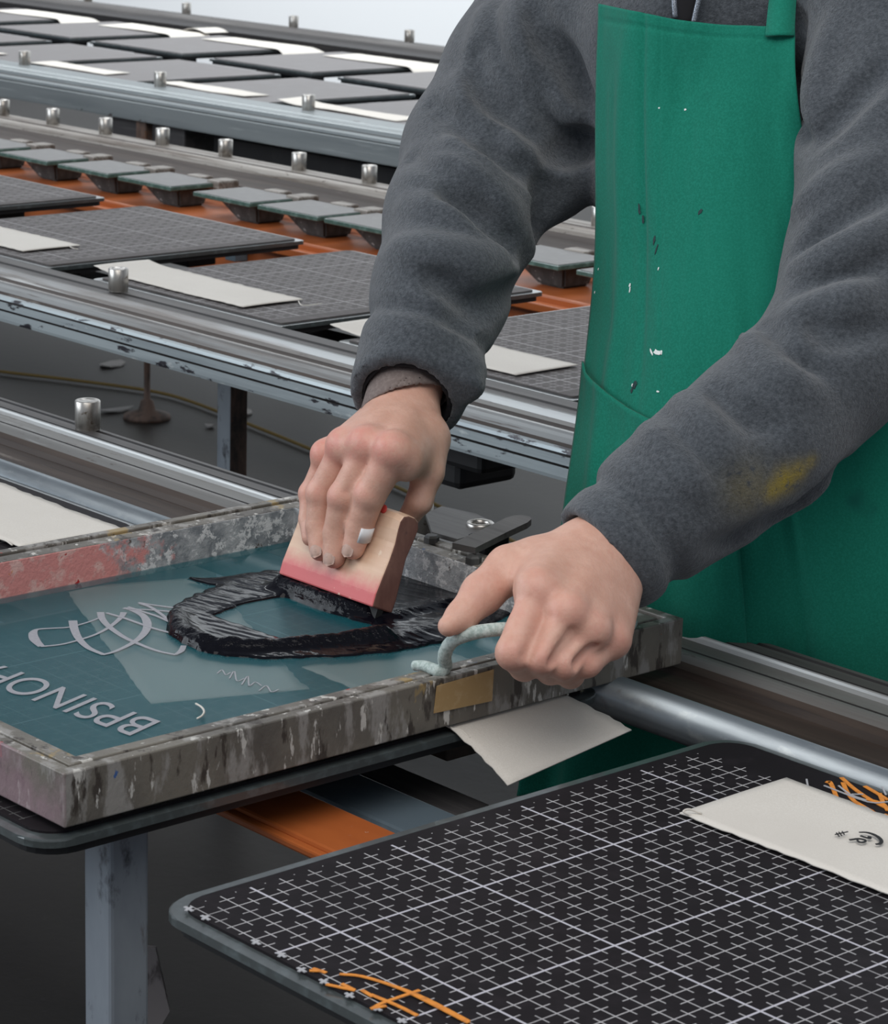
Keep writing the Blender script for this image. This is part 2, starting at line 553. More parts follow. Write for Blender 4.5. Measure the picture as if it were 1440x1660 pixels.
def skin_mat():
    t = NT('skin')
    at_ = t.n('ShaderNodeAttribute', attribute_name='red')
    c = t.mix(t.ramp(t.noise(60, 5, .6), .35, .7), (0.61, 0.34, 0.255), (0.69, 0.42, 0.325))
    c = t.mix(t.ramp(t.noise(150, 3, .6), .5, .8), c, (0.61, 0.335, 0.255))
    k = t.math('MULTIPLY', at_.outputs['Fac'], t.ramp(t.noise(90, 3, .6), .2, .6))
    c = t.mix(k, c, (0.66, 0.24, 0.20))
    t.l(c, t.b.inputs['Base Color'])
    t.set(Roughness=0.5, Subsurface_Weight=0.12, Subsurface_Scale=0.006)
    t.b.inputs['Subsurface Radius'].default_value = (1, .35, .2)
    h = t.math('ADD', t.noise(380, 4, .6), t.math('MULTIPLY', t.noise(90, 4, .6, (1, 1, .4)), 1.2))
    t.bump(h, .28, .0012)
    return t.m


m_skin = skin_mat()
m_nail = layered('dirty_fingernail', (0.50, 0.335, 0.275), [(200, (1, 1, 1), .5, .7, (0.36, 0.25, 0.21))], 0.6)
m_plaster = layered('white_sticking_plaster', (0.80, 0.80, 0.82), (), 0.6)
m_yellow = layered('yellow_hose_rubber', (0.15, 0.095, 0.012), (), 0.6)
m_scrap = layered('pale_paper_scrap', (0.30, 0.29, 0.28), (), 0.8)


def wmat(o):
    mm = Matrix.Translation(o.location) @ o.rotation_euler.to_matrix().to_4x4()
    return mm if o.parent is None else wmat(o.parent) @ o.matrix_parent_inverse @ mm


def put(name, me, m, parent):                   # mesh given in world coordinates, parented without moving
    o = link(name, me, m)
    o.parent = parent
    o.matrix_parent_inverse = wmat(parent).inverted()
    return o


def pbox(name, lo, hi, m, parent, bev=0.002):
    bm = bmesh.new()
    add_box(bm, lo, hi, bev)
    return put(name, bm_mesh(name, bm), m, parent)


# ------------------------------------------------------------------ setting
fl = box('floor', (-16, -3, -0.1), (4, 9.2, 0.0), m_floor, bev=0)
fl['kind'] = 'structure'
wl = box('wall_back', (-20, 8.6, 0.0), (3, 8.75, 4.5), m_wall, bev=0)
wl['kind'] = 'structure'


# ------------------------------------------------------------------ rails
def rail(name, parent, x0, x1, y, prof, mats, z=T):
    """profile: list of (u, z, material index of the strip that follows); u runs from the aisle-far edge towards -Y"""
    pts = [(y - u, z + h) for u, h, _ in prof]
    mi = [k for _, _, k in prof]
    low = z + min(h for _, h, _ in prof) - 0.004
    pts = pts + [(pts[-1][0], low), (pts[0][0], low)]
    mi = mi[:-1] + [mi[-1], 0, 0]
    n = len(pts)
    v = [(x0, a, b) for a, b in pts] + [(x1, a, b) for a, b in pts]
    f = [(i, (i + 1) % n, n + (i + 1) % n, n + i) for i in range(n)]
    f += [tuple(range(n)), tuple(range(n, 2 * n))[::-1]]
    me = mesh(name, v, f, smooth=False, mi=mi + [0, 0])
    bm = bmesh.new()
    bm.from_mesh(me)
    bmesh.ops.recalc_face_normals(bm, faces=bm.faces)
    bm.to_mesh(me)
    bm.free()
    return put(name, me, mats, parent)


def arc(u0, u1, z0, h, k, n=6):                  # rounded bead between u0 and u1
    return [(u0 + (u1 - u0) * i / n, z0 + h * math.sin(math.pi * i / n), k) for i in range(n)]


R_MATS = [m_dark, m_strip, m_steel, m_brown, m_fascia, m_bead]
PROF_NEAR = ([(0, -.025, 1), (0, .003, 1), (.008, .004, 0), (.011, .001, 1), (.014, .004, 1), (.032, .005, 0), (.036, .002, 0)] + arc(.042, .0485, .003, .006, 5) +
             [(.050, .003, 2), (.066, .001, 0), (.069, -.001, 0)] + arc(.072, .094, 0, .006, 2, 8) + [(.094, 0, 3), (.101, -.004, 3), (.104, -.010, 3), (.156, -.012, 3), (.158, -.03, 3)])
PROF_MID = ([(0, -.03, 1), (0, .002, 1), (.030, .003, 0), (.033, .001, 1), (.062, .003, 1), (.070, .004, 2)] + arc(.079, .089, .004, .008, 5) +
            [(.090, .003, 2), (.100, .001, 3), (.126, .000, 0), (.131, .001, 2)] + arc(.142, .164, .002, .011, 5, 8) + [(.166, .001, 3), (.174, -.003, 3), (.181, -.003, 0), (.183, .002, 4), (.190, .001, 4),
             (.192, -.003, 0), (.1905, -.0045, 0), (.192, -.006, 4), (.1935, -.016, 0), (.191, -.0175, 0), (.1935, -.019, 4), (.195, -.030, 4)])
PROF_FAR = ([(0, -.03, 4), (0, .004, 4), (.07, .004, 2), (.075, .001, 4), (.13, .003, 4)] + arc(.135, .155, .003, .006, 2) + [(.155, -.002, 0), (.165, -.003, 4), (.19, -.004, 2), (.192, -.010, 0), (.190, -.012, 4), (.196, -.014, 4), (.200, -.052, 4)])
PROF_CREAM = ([(0, -.03, 2), (0, .004, 2), (.05, .005, 3), (.055, .0, 3), (.075, .0, 3)] + arc(.08, .115, .001, .012, 2, 7) + [(.115, .0, 3), (.125, -.006, 3), (.19, -.012, 3), (.192, -.035, 3)])


def make_pin():
    bm = bmesh.new()
    lathe_bm(bm, [(0.0, .0335), (.0095, .0335), (.0105, .0345), (.0135, .0345), (.0148, .0333), (.0148, .004), (.0142, .003), (.0142, .0)], (0, 0, 0), 26)
    return bm_mesh('stop_pin', bm, True)


pin_me = make_pin()
pin_me.materials.append(m_pin)


def pins(rl, xs, y, z, k=1.0):
    for x in xs:
        o = link('stop_pin', pin_me)
        o.parent = rl
        o.matrix_parent_inverse = wmat(rl).inverted()
        o.location = (x, y, z)
        o.scale = (k, k, k)
        o.rotation_euler = (0, 0, x * 7)


def leg(parent, x, y, w, ztop, mats):
    """square tube post turned so two faces show; its second face is rustier"""
    v = []
    for z in (0.0, ztop):
        v += [(x - w / 2, y - w / 2, z), (x + w / 2, y - w / 2, z), (x + w / 2, y + w / 2, z), (x - w / 2, y + w / 2, z)]
    f = [(0, 1, 5, 4), (1, 2, 6, 5), (2, 3, 7, 6), (3, 0, 4, 7), (4, 5, 6, 7), (3, 2, 1, 0)]
    me = mesh('leg', v, f, False, [0, 1, 1, 0, 0, 0])
    o = put('leg', me, mats, parent)
    b = o.modifiers.new('soft_edges', 'BEVEL')
    b.width = 0.003
    b.segments = 2
    return o


# table nearest the camera ------------------------------------------------------
t1 = empty('printing_table', 'nearest long steel printing table, holding the screen frame and the large gridded platen', 'printing table', (-2.2, 1.4, 0))
r1 = rail('guide_rail', t1, -7.5, 0.45, 1.776, PROF_NEAR, R_MATS)
pins(r1, (-4.32, -3.73, -3.14, -2.56, -1.97 - .6 + .59, -0.80, -.2), 1.762, T + .004, 1.0)
pts = [(-7.5, 1.592, T - .012), (-6, 1.592, T - .012), (.45, 1.592, T - .012)]
put('guide_tube', tube_mesh('guide_tube', pts, .0185, 20, 1), m_tube, t1)
pbox('rail_plate', (-7.5, 1.60, T - .034), (.45, 1.70, T - .026), m_rust, t1)
pbox('spine_beam', (-7.5, 1.240, T - .064), (.45, 1.304, T - .05), m_orange, t1, .003)
pbox('spine_lip', (-7.5, 1.232, T - .060), (.45, 1.2405, T - .053), m_orange, t1, .002)
pbox('support_bar', (-7.5, 1.325, T - .11), (.45, 1.385, T - .06), m_bluebar, t1, .004)
pbox('support_bar', (-7.5, 1.40, T - .10), (-1.2, 1.44, T - .07), m_greybar, t1, .003)
leg(t1, -1.588, 1.117, .0355, T - .022, [m_leg, m_leg])
leg(t1, -4.4, 1.105, .034, T - .03, [m_leg, m_leg])
leg(t1, -.2, 1.30, .034, T - .06, [m_leg, m_leg])
pbox('rail_bracket', (-1.66, 1.44, T - .05), (-1.575, 1.70, T - .034), m_rust, t1)

# table behind the worker ------------------------------------------------------
t2 = empty('printing_table', 'middle printing table with the pale blue-edged scratched rail, behind the worker\'s forearm', 'printing table', (-3.5, 2.7, 0))
r2 = rail('guide_rail', t2, -9.0, -.6, 2.345, PROF_MID, R_MATS)
pins(r2, (-4.46, -3.87, -3.287, -2.70, -2.11, -1.5), 2.318, T + .003, 1.0)
r3 = rail('guide_rail', t2, -9.5, -.6, 3.415, PROF_CREAM, [m_dark, m_strip, m_cream, m_brown, m_fascia])
pins(r3, (-5.47, -5.262, -5.063, -4.862, -4.655, -4.438, -4.20, -3.985, -3.78, -3.57, -3.36, -3.15, -2.94, -2.72, -2.5), 3.396, T + .004, 1.0)
pbox('spine_beam', (-9.5, 3.03, T - .14), (-.6, 3.235, T - .046), m_orange, t2, .004)
pbox('spine_lip', (-9.5, 3.012, T - .072), (-.6, 3.034, T - .058), m_orange, t2, .002)
pbox('support_bar', (-9.0, 2.55, T - .10), (-.6, 2.60, T - .06), m_greybar, t2, .003)
for i, x in enumerate((-4.63, -4.05, -3.47, -2.88, -2.30, -1.7)):
    pbox('crossbar', (x - .04, 2.36, T - .09), (x, 3.03, T - .06), m_rust, t2, .002)
for x in (-3.92, -2.72):
    pbox('joint_strip', (x, 3.0, T - .10), (x + .03, 3.029, T - .052), m_bluebar, t2, .001)
leg(t2, -3.245, 2.50, .034, T - .04, [m_leg, m_rustleg])
leg(t2, -6.2, 2.50, .034, T - .04, [m_leg, m_rustleg])
leg(t2, -1.2, 2.50, .034, T - .04, [m_leg, m_rustleg])
# dark shelf bracket under the rail end, right beside the apron
bm = bmesh.new()
add_box(bm, (-2.62, 2.20, T - .075), (-2.36, 2.34, T - .036), .008)
add_box(bm, (-2.56, 2.22, T - .11), (-2.42, 2.32, T - .07), .010)
put('under_bracket', bm_mesh('under_bracket', bm), m_black, t2)

# far table --------------------------------------------------------------------
t3 = empty('printing_table', 'farthest printing table with two rows of platens, in front of the white wall', 'printing table', (-6.0, 4.6, 0))
r4 = rail('guide_rail', t3, -12.0, -1.5, 4.10, PROF_FAR, [m_dark, m_strip, m_bluefar, m_brown, m_bluefar])
pins(r4, (-8.05, -7.44, -6.83, -6.222, -5.61, -5.02, -4.4), 4.085, T + .004, 1.05)
r5 = rail('guide_rail', t3, -13.0, -2.5, 5.545, PROF_CREAM, [m_dark, m_strip, m_strip, m_dark, m_strip])
pins(r5, (-8.6, -8.02, -7.447, -6.877, -6.315, -5.75), 5.53, T + .005, 1.05)
pbox('spine_beam', (-12, 4.57, T - .10), (-2, 4.64, T - .05), m_bluebar, t3, .004)
pbox('support_bar', (-12, 4.20, T - .08), (-2, 4.24, T - .05), m_bluebar, t3, .003)
pbox('support_bar', (-12, 4.86, T - .08), (-2, 4.90, T - .05), m_bluebar, t3, .003)
for x in (-5.45, -8.2):
    # far leg ending in a screw foot
    o = leg(t3, x, 3.93, .04, T - .05, [m_rustleg, m_rustleg])
    for vv in o.data.vertices:
        if vv.co.z < .1:
            vv.co.z = .20
    bm = bmesh.new()
    lathe_bm(bm, [(0, .2), (.016, .2), (.016, .17), (.008, .165), (.008, .05), (.016, .045), (.022, .022), (.058, .010), (.060, 0), (0, 0)], (x, 3.93, 0), 20)
    put('screw_foot', bm_mesh('screw_foot', bm, True), m_rustleg, o)
leg(t3, -3.0, 3.93, .04, T - .05, [m_rustleg, m_rustleg])
leg(t3, -6.5, 5.3, .05, T - .05, [m_leg, m_leg])
# box bolted under the front rail and a long black block beside it
pbox('junction_box', (-5.60, 3.93, T - .135), (-5.30, 4.06, T - .055), m_greybar, t3, .005)
pbox('dark_block', (-5.25, 3.98, T - .19), (-4.55, 4.08, T - .075), m_black, t3, .004)


# ------------------------------------------------------------------ platens
def rounded_slab(name, w, h, r, z0, z1, m, parent, bev=0.0015):
    """slab w (x) by h (y) with rounded corners, origin at the near left corner"""
    bm = bmesh.new()
    ring = []
    for cx, cy, a0 in ((w - r, r, -90), (w - r, h - r, 0), (r, h - r, 90), (r, r, 180)):
        for k in range(7):
            a = math.radians(a0 + 15 * k)
            ring.append((cx + r * math.cos(a), cy + r * math.sin(a)))
    a = [bm.verts.new((x, y, z0)) for x, y in ring]
    b = [bm.verts.new((x, y, z1)) for x, y in ring]
    n = len(ring)
    top = bm.faces.new(b)
    bm.faces.new(a[::-1])
    for i in range(n):
        bm.faces.new((a[i], a[(i + 1) % n], b[(i + 1) % n], b[i]))
    if bev:
        bmesh.ops.bevel(bm, geom=list(top.edges), offset=bev, segments=2, affect='EDGES', profile=.5)
    o = link(name, bm_mesh(name, bm), m)
    o.parent = parent
    return o


def make_platen(w, h, gm, label, loc, group, r=0.03):
    e = empty('printing_platen', label, 'platen', loc, group)
    rounded_slab('glass_plate', w, h, r, -.0085, -.0022, m_glassedge, e)
    rounded_slab('cutting_mat', w - .022, h - .022, r * .8, -.0025, 0.0, gm, e, .0006).location = (.011, .011, 0)
    rounded_slab('support_board', w - .012, h - .012, r, -.0165, -.0085, m_black, e, 0).location = (.006, .006, 0)
    for yy in (.08, h - .16):
        bm = bmesh.new()
        add_box(bm, (w * .25, yy, -.050), (w * .75, yy + .06, -.0165), .002)
        o = link('carrier_block', bm_mesh('carrier_block', bm), m_black)
        o.parent = e
    return e


def dup(root, loc, label):
    r = root.copy()
    COL.objects.link(r)
    r.location = loc
    r['label'] = label
    for ch in list(root.children):
        c = ch.copy()
        COL.objects.link(c)
        c.parent = r
        for g in list(ch.children):
            d = g.copy()
            COL.objects.link(d)
            d.parent = c
    return r


G1, G2, G3 = 'platens on the nearest table', 'platens on the middle table', 'platens on the farthest table'
pl = make_platen(.47, .572, m_grid, 'large black gridded platen filling the right foreground, nearest the camera', (-1.388, 1.004, T), G1)
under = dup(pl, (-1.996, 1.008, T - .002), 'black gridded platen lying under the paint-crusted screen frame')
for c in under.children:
    if c.name.startswith('cutting_mat'):         # print colours darkened so the lines barely show through the mesh
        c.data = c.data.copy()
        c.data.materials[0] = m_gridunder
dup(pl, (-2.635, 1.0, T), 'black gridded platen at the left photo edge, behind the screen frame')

p2 = make_platen(.463, .515, m_gridfar, 'grey gridded platen right of the stop pin, partly behind the worker\'s sleeve', (-3.419, 2.36, T), G2, .008)
dup(p2, (-3.998, 2.36, T), 'whole grey gridded platen left of the stop pin on the middle table')
dup(p2, (-4.578, 2.36, T), 'grey gridded platen cut by the left photo edge on the middle table')
dup(p2, (-2.832, 2.36, T), 'grey gridded platen seen in the gap between hanging sleeve and green apron')

p3 = make_platen(.458, .49, m_gridpale, 'far front-row platen cut off by the worker\'s shoulder', (-5.108, 4.10, T), G3, .006)
for x, lab in ((-5.668, 'far front-row platen just above the third pin of the blue-grey rail'), (-6.214, 'far front-row platen between the first and second pins of the blue-grey rail'),
               (-6.748, 'far front-row platen above the first pin of the blue-grey rail, at left'), (-7.30, 'leftmost far front-row platen, only its tip in the photo')):
    dup(p3, (x, 4.10, T), lab)
for x, lab in ((-5.64, 'far back-row platen cut off by the worker\'s upper arm'), (-6.205, 'far back-row platen whose draped swatch hangs nearest the worker\'s arm'), (-6.790, 'far back-row platen third from the worker\'s arm'),
               (-7.345, 'far back-row platen second from the left photo edge'), (-7.92, 'far back-row platen in the top left corner of the photo')):
    dup(p3, (x, 4.685, T), lab)


# small glass-topped pads along the cream rail
def make_pad(loc, label):
    e = empty('print_pad', label, 'print pad', loc, 'small pads along the cream rail')
    bm = bmesh.new()
    add_box(bm, (0, 0, -.008), (.172, .125, 0), .0012)
    o = link('glass_top', bm_mesh('glass_top', bm), m_glassgreen)
    o.parent = e
    bm = bmesh.new()
    add_box(bm, (.004, .004, -.0005), (.168, .121, .0012), .0006)
    o = link('pad_sheet', bm_mesh('pad_sheet', bm), m_plategrey)
    o.parent = e
    # tapered clamp under the glass
    bm = bmesh.new()
    a = [bm.verts.new(c) for c in ((.03, .030, -.008), (.155, .030, -.008), (.155, .11, -.008), (.03, .11, -.008))]
    b = [bm.verts.new(c) for c in ((.085, .040, -.0455), (.145, .040, -.0455), (.145, .10, -.0455), (.085, .10, -.0455))]
    bm.faces.new(a)
    bm.faces.new(b[::-1])
    for i in range(4):
        bm.faces.new((a[i], b[i], b[(i + 1) % 4], a[(i + 1) % 4]))
    bmesh.ops.bevel(bm, geom=bm.edges[:], offset=.004, segments=2, affect='EDGES')
    o = link('clamp', bm_mesh('clamp', bm), m_clamp)
    o.parent = e
    for a, b in (((.150, .100, -.012), (.190, .150, .006)), ((.060, .118, -.008), (.110, .150, .004))):
        bm = bmesh.new()
        add_box(bm, a, b, .004)
        o = link('spring_clip', bm_mesh('spring_clip', bm), m_cream)
        o.parent = e
    return e


pad = make_pad((-4.742, 3.05, T), 'small grey glass pad nearest the left photo edge, second along the cream rail')
for x, lab in ((-4.95, 'leftmost small grey pad, touching the left photo edge by the cream rail'), (-4.532, 'small grey pad below the first stop pin of the cream rail'), (-4.327, 'small grey pad above the orange beam joint strip'),
               (-4.085, 'small glass pad with a bright green edge, halfway along the cream rail'), (-3.89, 'small grey pad right of the bright green-edged one'), (-3.70, 'small grey pad half hidden by the worker\'s sleeve'),
               (-3.278, 'small glass pad seen between the elbow and the green apron'), (-3.065, 'small pad slipping behind the apron edge')):
    dup(pad, (x, 3.05, T), lab)


# ------------------------------------------------------------------ cotton swatches
def swatch(label, origin, ex, ey, L, Wd, drape=None, z=T + .0012, nx=40, ny=14, amp=.0012, seed=0, group=None):
    """piece of cotton L by Wd; drape(u, v) gives extra height"""
    rnd = np.random.RandomState(seed)
    ex = np.array([*ex, 0.]) / np.hypot(*ex)
    ey = np.array([*ey, 0.]) / np.hypot(*ey)
    ph = rnd.rand(4) * 6
    fr = (rnd.rand(nx + 1) - .5) * .0035
    fr2 = (rnd.rand(nx + 1) - .5) * .0025
    v = []
    for lay in (0, 1):
        for j in range(ny + 1):
            for i in range(nx + 1):
                a, b = i / nx, j / ny
                edge = fr[i] * (b > .99) + fr2[i] * (b < .01)
                p = np.array([*origin, z]) + ex * L * a + ey * (Wd * b + edge)
                p[2] += amp * (1 + math.sin(3.1 * a * 2 + ph[0]) * math.cos(2.4 * b + ph[1])) + .0011 * lay
                if drape:
                    p = p + np.array(drape(a, b))
                v.append(p)
    n = (nx + 1) * (ny + 1)
    f = []
    for j in range(ny):
        for i in range(nx):
            q = (j * (nx + 1) + i, j * (nx + 1) + i + 1, (j + 1) * (nx + 1) + i + 1, (j + 1) * (nx + 1) + i)
            f.append(tuple(k + n for k in q))
            f.append(q[::-1])
    for i in range(nx):
        f.append((i, i + 1, n + i + 1, n + i))
        k = ny * (nx + 1)
        f.append((k + i + 1, k + i, n + k + i, n + k + i + 1))
    for j in range(ny):
        a, b = j * (nx + 1), (j + 1) * (nx + 1)
        f.append((b, a, n + a, n + b))
        f.append((a + nx, b + nx, n + b + nx, n + a + nx))
    # origin of the object at the swatch corner
    o0 = np.array([*origin, z])
    me = mesh('fabric_swatch', [p - o0 for p in v], f)
    o = link('fabric_swatch', me, m_linen)
    o.location = o0
    return tag(o, label, 'fabric swatch', group)


def thread(parent, pts, r=.0008):
    return put('loose_thread', tube_mesh('loose_thread', pts, r, 6, 5), m_linen, parent)


XP, YP = (1, 0), (0, 1)
lift = lambda k: (lambda a, b: (0, 0, k * max(0, .12 - a) ** 2 * 60 * (1 - b)))
s1 = swatch('cream cotton swatch with a small black pen mark, lying on the foreground platen', (-1.281, 1.405), XP, (0, 1), .345, .120, seed=1)
mk = []
for z in (([(1240, 465), (1290, 466), (1335, 478), (1375, 500), (1395, 525), (1385, 543), (1355, 547)], [.8, 2.2, 2.6, 1.6]), ([(1175, 518), (1205, 514), (1235, 510), (1275, 516), (1285, 527), (1260, 536), (1238, 530), (1228, 516)], [1.8, 1.4]),
          ([(1252, 490), (1268, 496), (1290, 503), (1315, 508), (1318, 500), (1300, 497)], [1.6, 1.8]), ([(1085, 470), (1105, 495)], [.7]), ([(1102, 466), (1122, 490)], [.7]), ([(1125, 462), (1140, 484)], [.7]), ([(1075, 484), (1165, 464)], [.6])):
    pts = catmull([at(1100 + x * .2361, 1240 + y * .2361, .0048) for x, y in z[0]], 5)
    mk.append(ribbon(pts, np.array(z[1]) * .0011))
v, f = join_vf(mk)
put('pen_mark', mesh('pen_mark', v, f, False), m_inkpen, s1)
thread(s1, [at(1120, 1322, .003), at(1108, 1316, .006), at(1118, 1312, .007), at(1138, 1319, .004)])

s2 = swatch('white cotton strip sticking out below the screen frame, hanging over the platen edge', (-1.72, 1.402), XP, YP, .262, .130,
            lambda a, b: (-.004 * max(0, a - .62), .02 * max(0, a - .62) * (b - .3), -.05 * max(0, a - .66) ** 1.5 * (1.35 - .8 * b) * 2.2), seed=2, z=T + .0008, amp=.0006)
thread(s2, [at(762, 1196, -.004), at(748, 1183, -.001), at(735, 1181, .0), at(729, 1178, .001)])
thread(s2, [at(915, 1123, .0), at(921, 1126, .002), at(918, 1120, .004)])
th = math.atan2(.123, -.295)
s3 = swatch('cotton swatch pinned slantwise under the teal screen, showing through it', (-1.719, 1.243), (math.cos(th), math.sin(th)), (math.sin(th), -math.cos(th)) if False else (.35, .937), .345, .135, seed=3, z=T + .0012, amp=.0004)
s4 = swatch('white cotton swatch at the left photo edge on the nearest table', (-2.56, 1.418), XP, YP, .385, .124, lift(.0), seed=4)
thread(s4, [at(20, 884, .004), at(8, 876, .006), at(-12, 870, .005)])

s5 = swatch('cream cotton swatch behind the stop pin on the middle table', (-3.457, 2.392), XP, YP, .376, .112, lambda a, b: (0, 0, .10 * max(0, .16 - a) ** 1.5 * (b < .99)), seed=5)
thread(s5, [at(484, 488, .003), at(488, 494, .006), at(500, 495, .005), at(522, 492, .003)])
s6 = swatch('cream cotton swatch at the left photo edge on the middle table', (-4.04, 2.398), XP, YP, .378, .110, seed=6)
thread(s6, [at(112, 399, .003), at(118, 402, .006), at(127, 404, .004)])
s7 = swatch('cream cotton swatch showing between the sleeve cuff and the apron', (-2.885, 2.392), XP, YP, .378, .114, lambda a, b: (0, 0, .07 * max(0, .2 - a) ** 1.5), seed=7)
GF, GB = 'swatches on the far front row', 'swatches on the far back row'
for i, (x, lab) in enumerate(((-5.20, 'pale swatch on the far front row nearest the worker\'s sleeve'), (-5.70, 'pale swatch right of the second pin of the blue-grey rail'), (-6.275, 'pale swatch right of the leftmost pin of the blue-grey rail'), (-6.86, 'sliver of pale swatch left of the leftmost blue-grey rail pin'))):
    swatch(lab, (x, 4.135), XP, YP, (.44, .37, .355, .36)[i], .08, lambda a, b: (0, 0, .12 * max(0, .16 - a) ** 1.5 if i in (0,) else 0), seed=10 + i, nx=24, ny=6, group=GF)
hang = lambda a, b: (-.01 * max(0, a - .78), 0, -.62 * max(0, a - .82) ** 1.4 * (1.15 - .9 * b))
for i, (x, lab) in enumerate(((-6.10, 'draped pale swatch on the far back row nearest the worker\'s arm'), (-6.68, 'draped pale swatch on the far back row, second from the worker\'s arm'), (-7.22, 'draped pale swatch on the far back row, third from the worker\'s arm'), (-7.82, 'draped pale swatch in the top left corner of the photo'))):
    swatch(lab, (x, 5.015), XP, YP, .45, .13, hang, seed=20 + i, nx=30, ny=8, group=GB)
swatch('folded scrap of cream cloth tucked between two far back-row platens', (-6.93, 5.13), XP, YP, .12, .09, lambda a, b: (0, 0, .012 * math.sin(3 * a)), seed=30, nx=12, ny=6)

# orange print and pencil strokes on the foreground mat
mat1 = [c for c in pl.children if c.name.startswith('cutting_mat')][0]
om = []
for z in ([(1020, 125), (1045, 125), (1090, 235)], [(1120, 90), (1200, 160), (1300, 230), (1430, 300)], [(1130, 125), (1165, 200), (1230, 270), (1330, 320)], [(1280, 150), (1350, 190), (1440, 245)], [(1210, 255), (1340, 330)], [(1290, 240), (1400, 270), (1440, 320)], [(1380, 200), (1405, 262)], [(1410, 345), (1440, 360)]):
    om.append(ribbon(catmull([at(1100 + x * .2361, 1240 + y * .2361, .0002) for x, y in z], 4), .0035))
for z in ([(725, 430), (790, 432)], [(740, 420), (800, 440)], [(800, 492), (930, 520)], [(870, 490), (925, 518)], [(1000, 603), (1070, 590)], [(1010, 600), (1060, 575), (1220, 520)], [(860, 448), (960, 458), (1100, 500), (1250, 560), (1440, 660)], [(1000, 540), (1120, 590), (1210, 635)], [(960, 520), (1010, 550)], [(1080, 495), (1180, 535), (1440, 668)]):
    om.append(ribbon(catmull([at(240 + x * .3611, 1420 + y * .3611, .0002) for x, y in z], 4), .0028))
def strokes(name, parts, m):
    for n_, (v, f) in enumerate(parts):
        put(name, mesh(name, [np.asarray(q) + np.array((0, 0, .00006 * n_)) for q in v], f, False), m, mat1)


strokes('orange_stroke', om, m_orangemark)
wm = []
for (x, y) in ((183, 150), (258, 190), (485, 300), (600, 358), (690, 425), (790, 478), (905, 540), (1030, 600), (1140, 655)):
    a = np.array((x, y))
    cr = []
    for d1, d2 in (((-18, -10), (18, 10)), ((-14, 8), (14, -8))):
        cr.append(ribbon([at(240 + (a + d)[0] * .3611, 1420 + (a + d)[1] * .3611, .0002) for d in (np.array(d1), np.array(d2))], .0022))
    wm.append(join_vf(cr))
for z in ([(880, 105), (890, 160)], [(1100, 150), (1180, 210), (1290, 250)], [(1190, 210), (1270, 210)], [(1000, 150), (1300, 262), (1440, 262)], [(1400, 160), (1425, 215)]):
    wm.append(ribbon(catmull([at(1100 + x * .2361, 1240 + y * .2361, .0003) for x, y in z], 3), .0014))
strokes('white_stroke', wm, layered('white_print', (0.42, 0.42, 0.44), (), .6))

# floor things
hose = [at(-90, 588, -.792)] + [at(x, y, -.792) for x, y in ((0, 602), (110, 615), (240, 633), (310, 651), (410, 690), (520, 735), (700, 815), (780, 853), (880, 900), (960, 940))]
tag(link('floor_cable', tube_mesh('floor_cable', hose, .0042, 8, 6), m_yellow), 'thin yellow cable snaking across the dark aisle floor', 'cable')
for (x, y, w, h, lab) in ((181, 591, .045, .03, 'pale paper scrap on the floor under the middle table, above the cable'), (395, 669, .03, .022, 'pale paper scrap on the floor right of the table leg'), (190, 665, .05, .018, 'pale paper scrap on the floor beside the stop pin'), (340, 691, .012, .012, 'tiny pale scrap on the floor close to the rusty leg')):
    c = at(x, y, -.797)
    bm = bmesh.new()
    ring = [bm.verts.new((w * math.cos(a) * (1 + .2 * math.sin(3 * a)), h * math.sin(a), .004 + .006 * math.cos(a) ** 2)) for a in np.linspace(0, 2 * math.pi, 9)[:-1]]
    low = [bm.verts.new((q.co.x, q.co.y, q.co.z - .003)) for q in ring]
    bm.faces.new(ring)
    bm.faces.new(low[::-1])
    for i in range(8):
        bm.faces.new((ring[i], low[i], low[(i + 1) % 8], ring[(i + 1) % 8]))
    o = link('paper_scrap', bm_mesh('paper_scrap', bm), m_scrap)
    o.location = (c[0], c[1], 0.0)
    o.rotation_euler = (0, 0, x)
    tag(o, lab, 'paper scrap', 'paper scraps on the floor')
# offcut of gridded mat standing against the near leg
bm = bmesh.new()
c = at(250, 1600, -.30)
c = np.array((-1.60, 1.155, 0))
pa = [P(232, 1536, 2.30), P(252, 1538, 2.30), P(275, 1640, 2.30), P(262, 1662, 2.30), P(232, 1665, 2.30)]
off = np.array((-.004, .004, 0))
a = [bm.verts.new(p) for p in pa]
b = [bm.verts.new(p + off) for p in pa]
bm.faces.new(a)
bm.faces.new(b[::-1])
for i in range(5):
    bm.faces.new((a[i], b[i], b[(i + 1) % 5], a[(i + 1) % 5]))
tag(link('hanging_rag', bm_mesh('hanging_rag', bm), layered('grey_stained_rag', (0.20, 0.18, 0.18), [(60, (1, 1, .4), .5, .6, (0.07, 0.06, 0.06))], .8)), 'grey stained rag hanging behind the near table leg', 'rag')

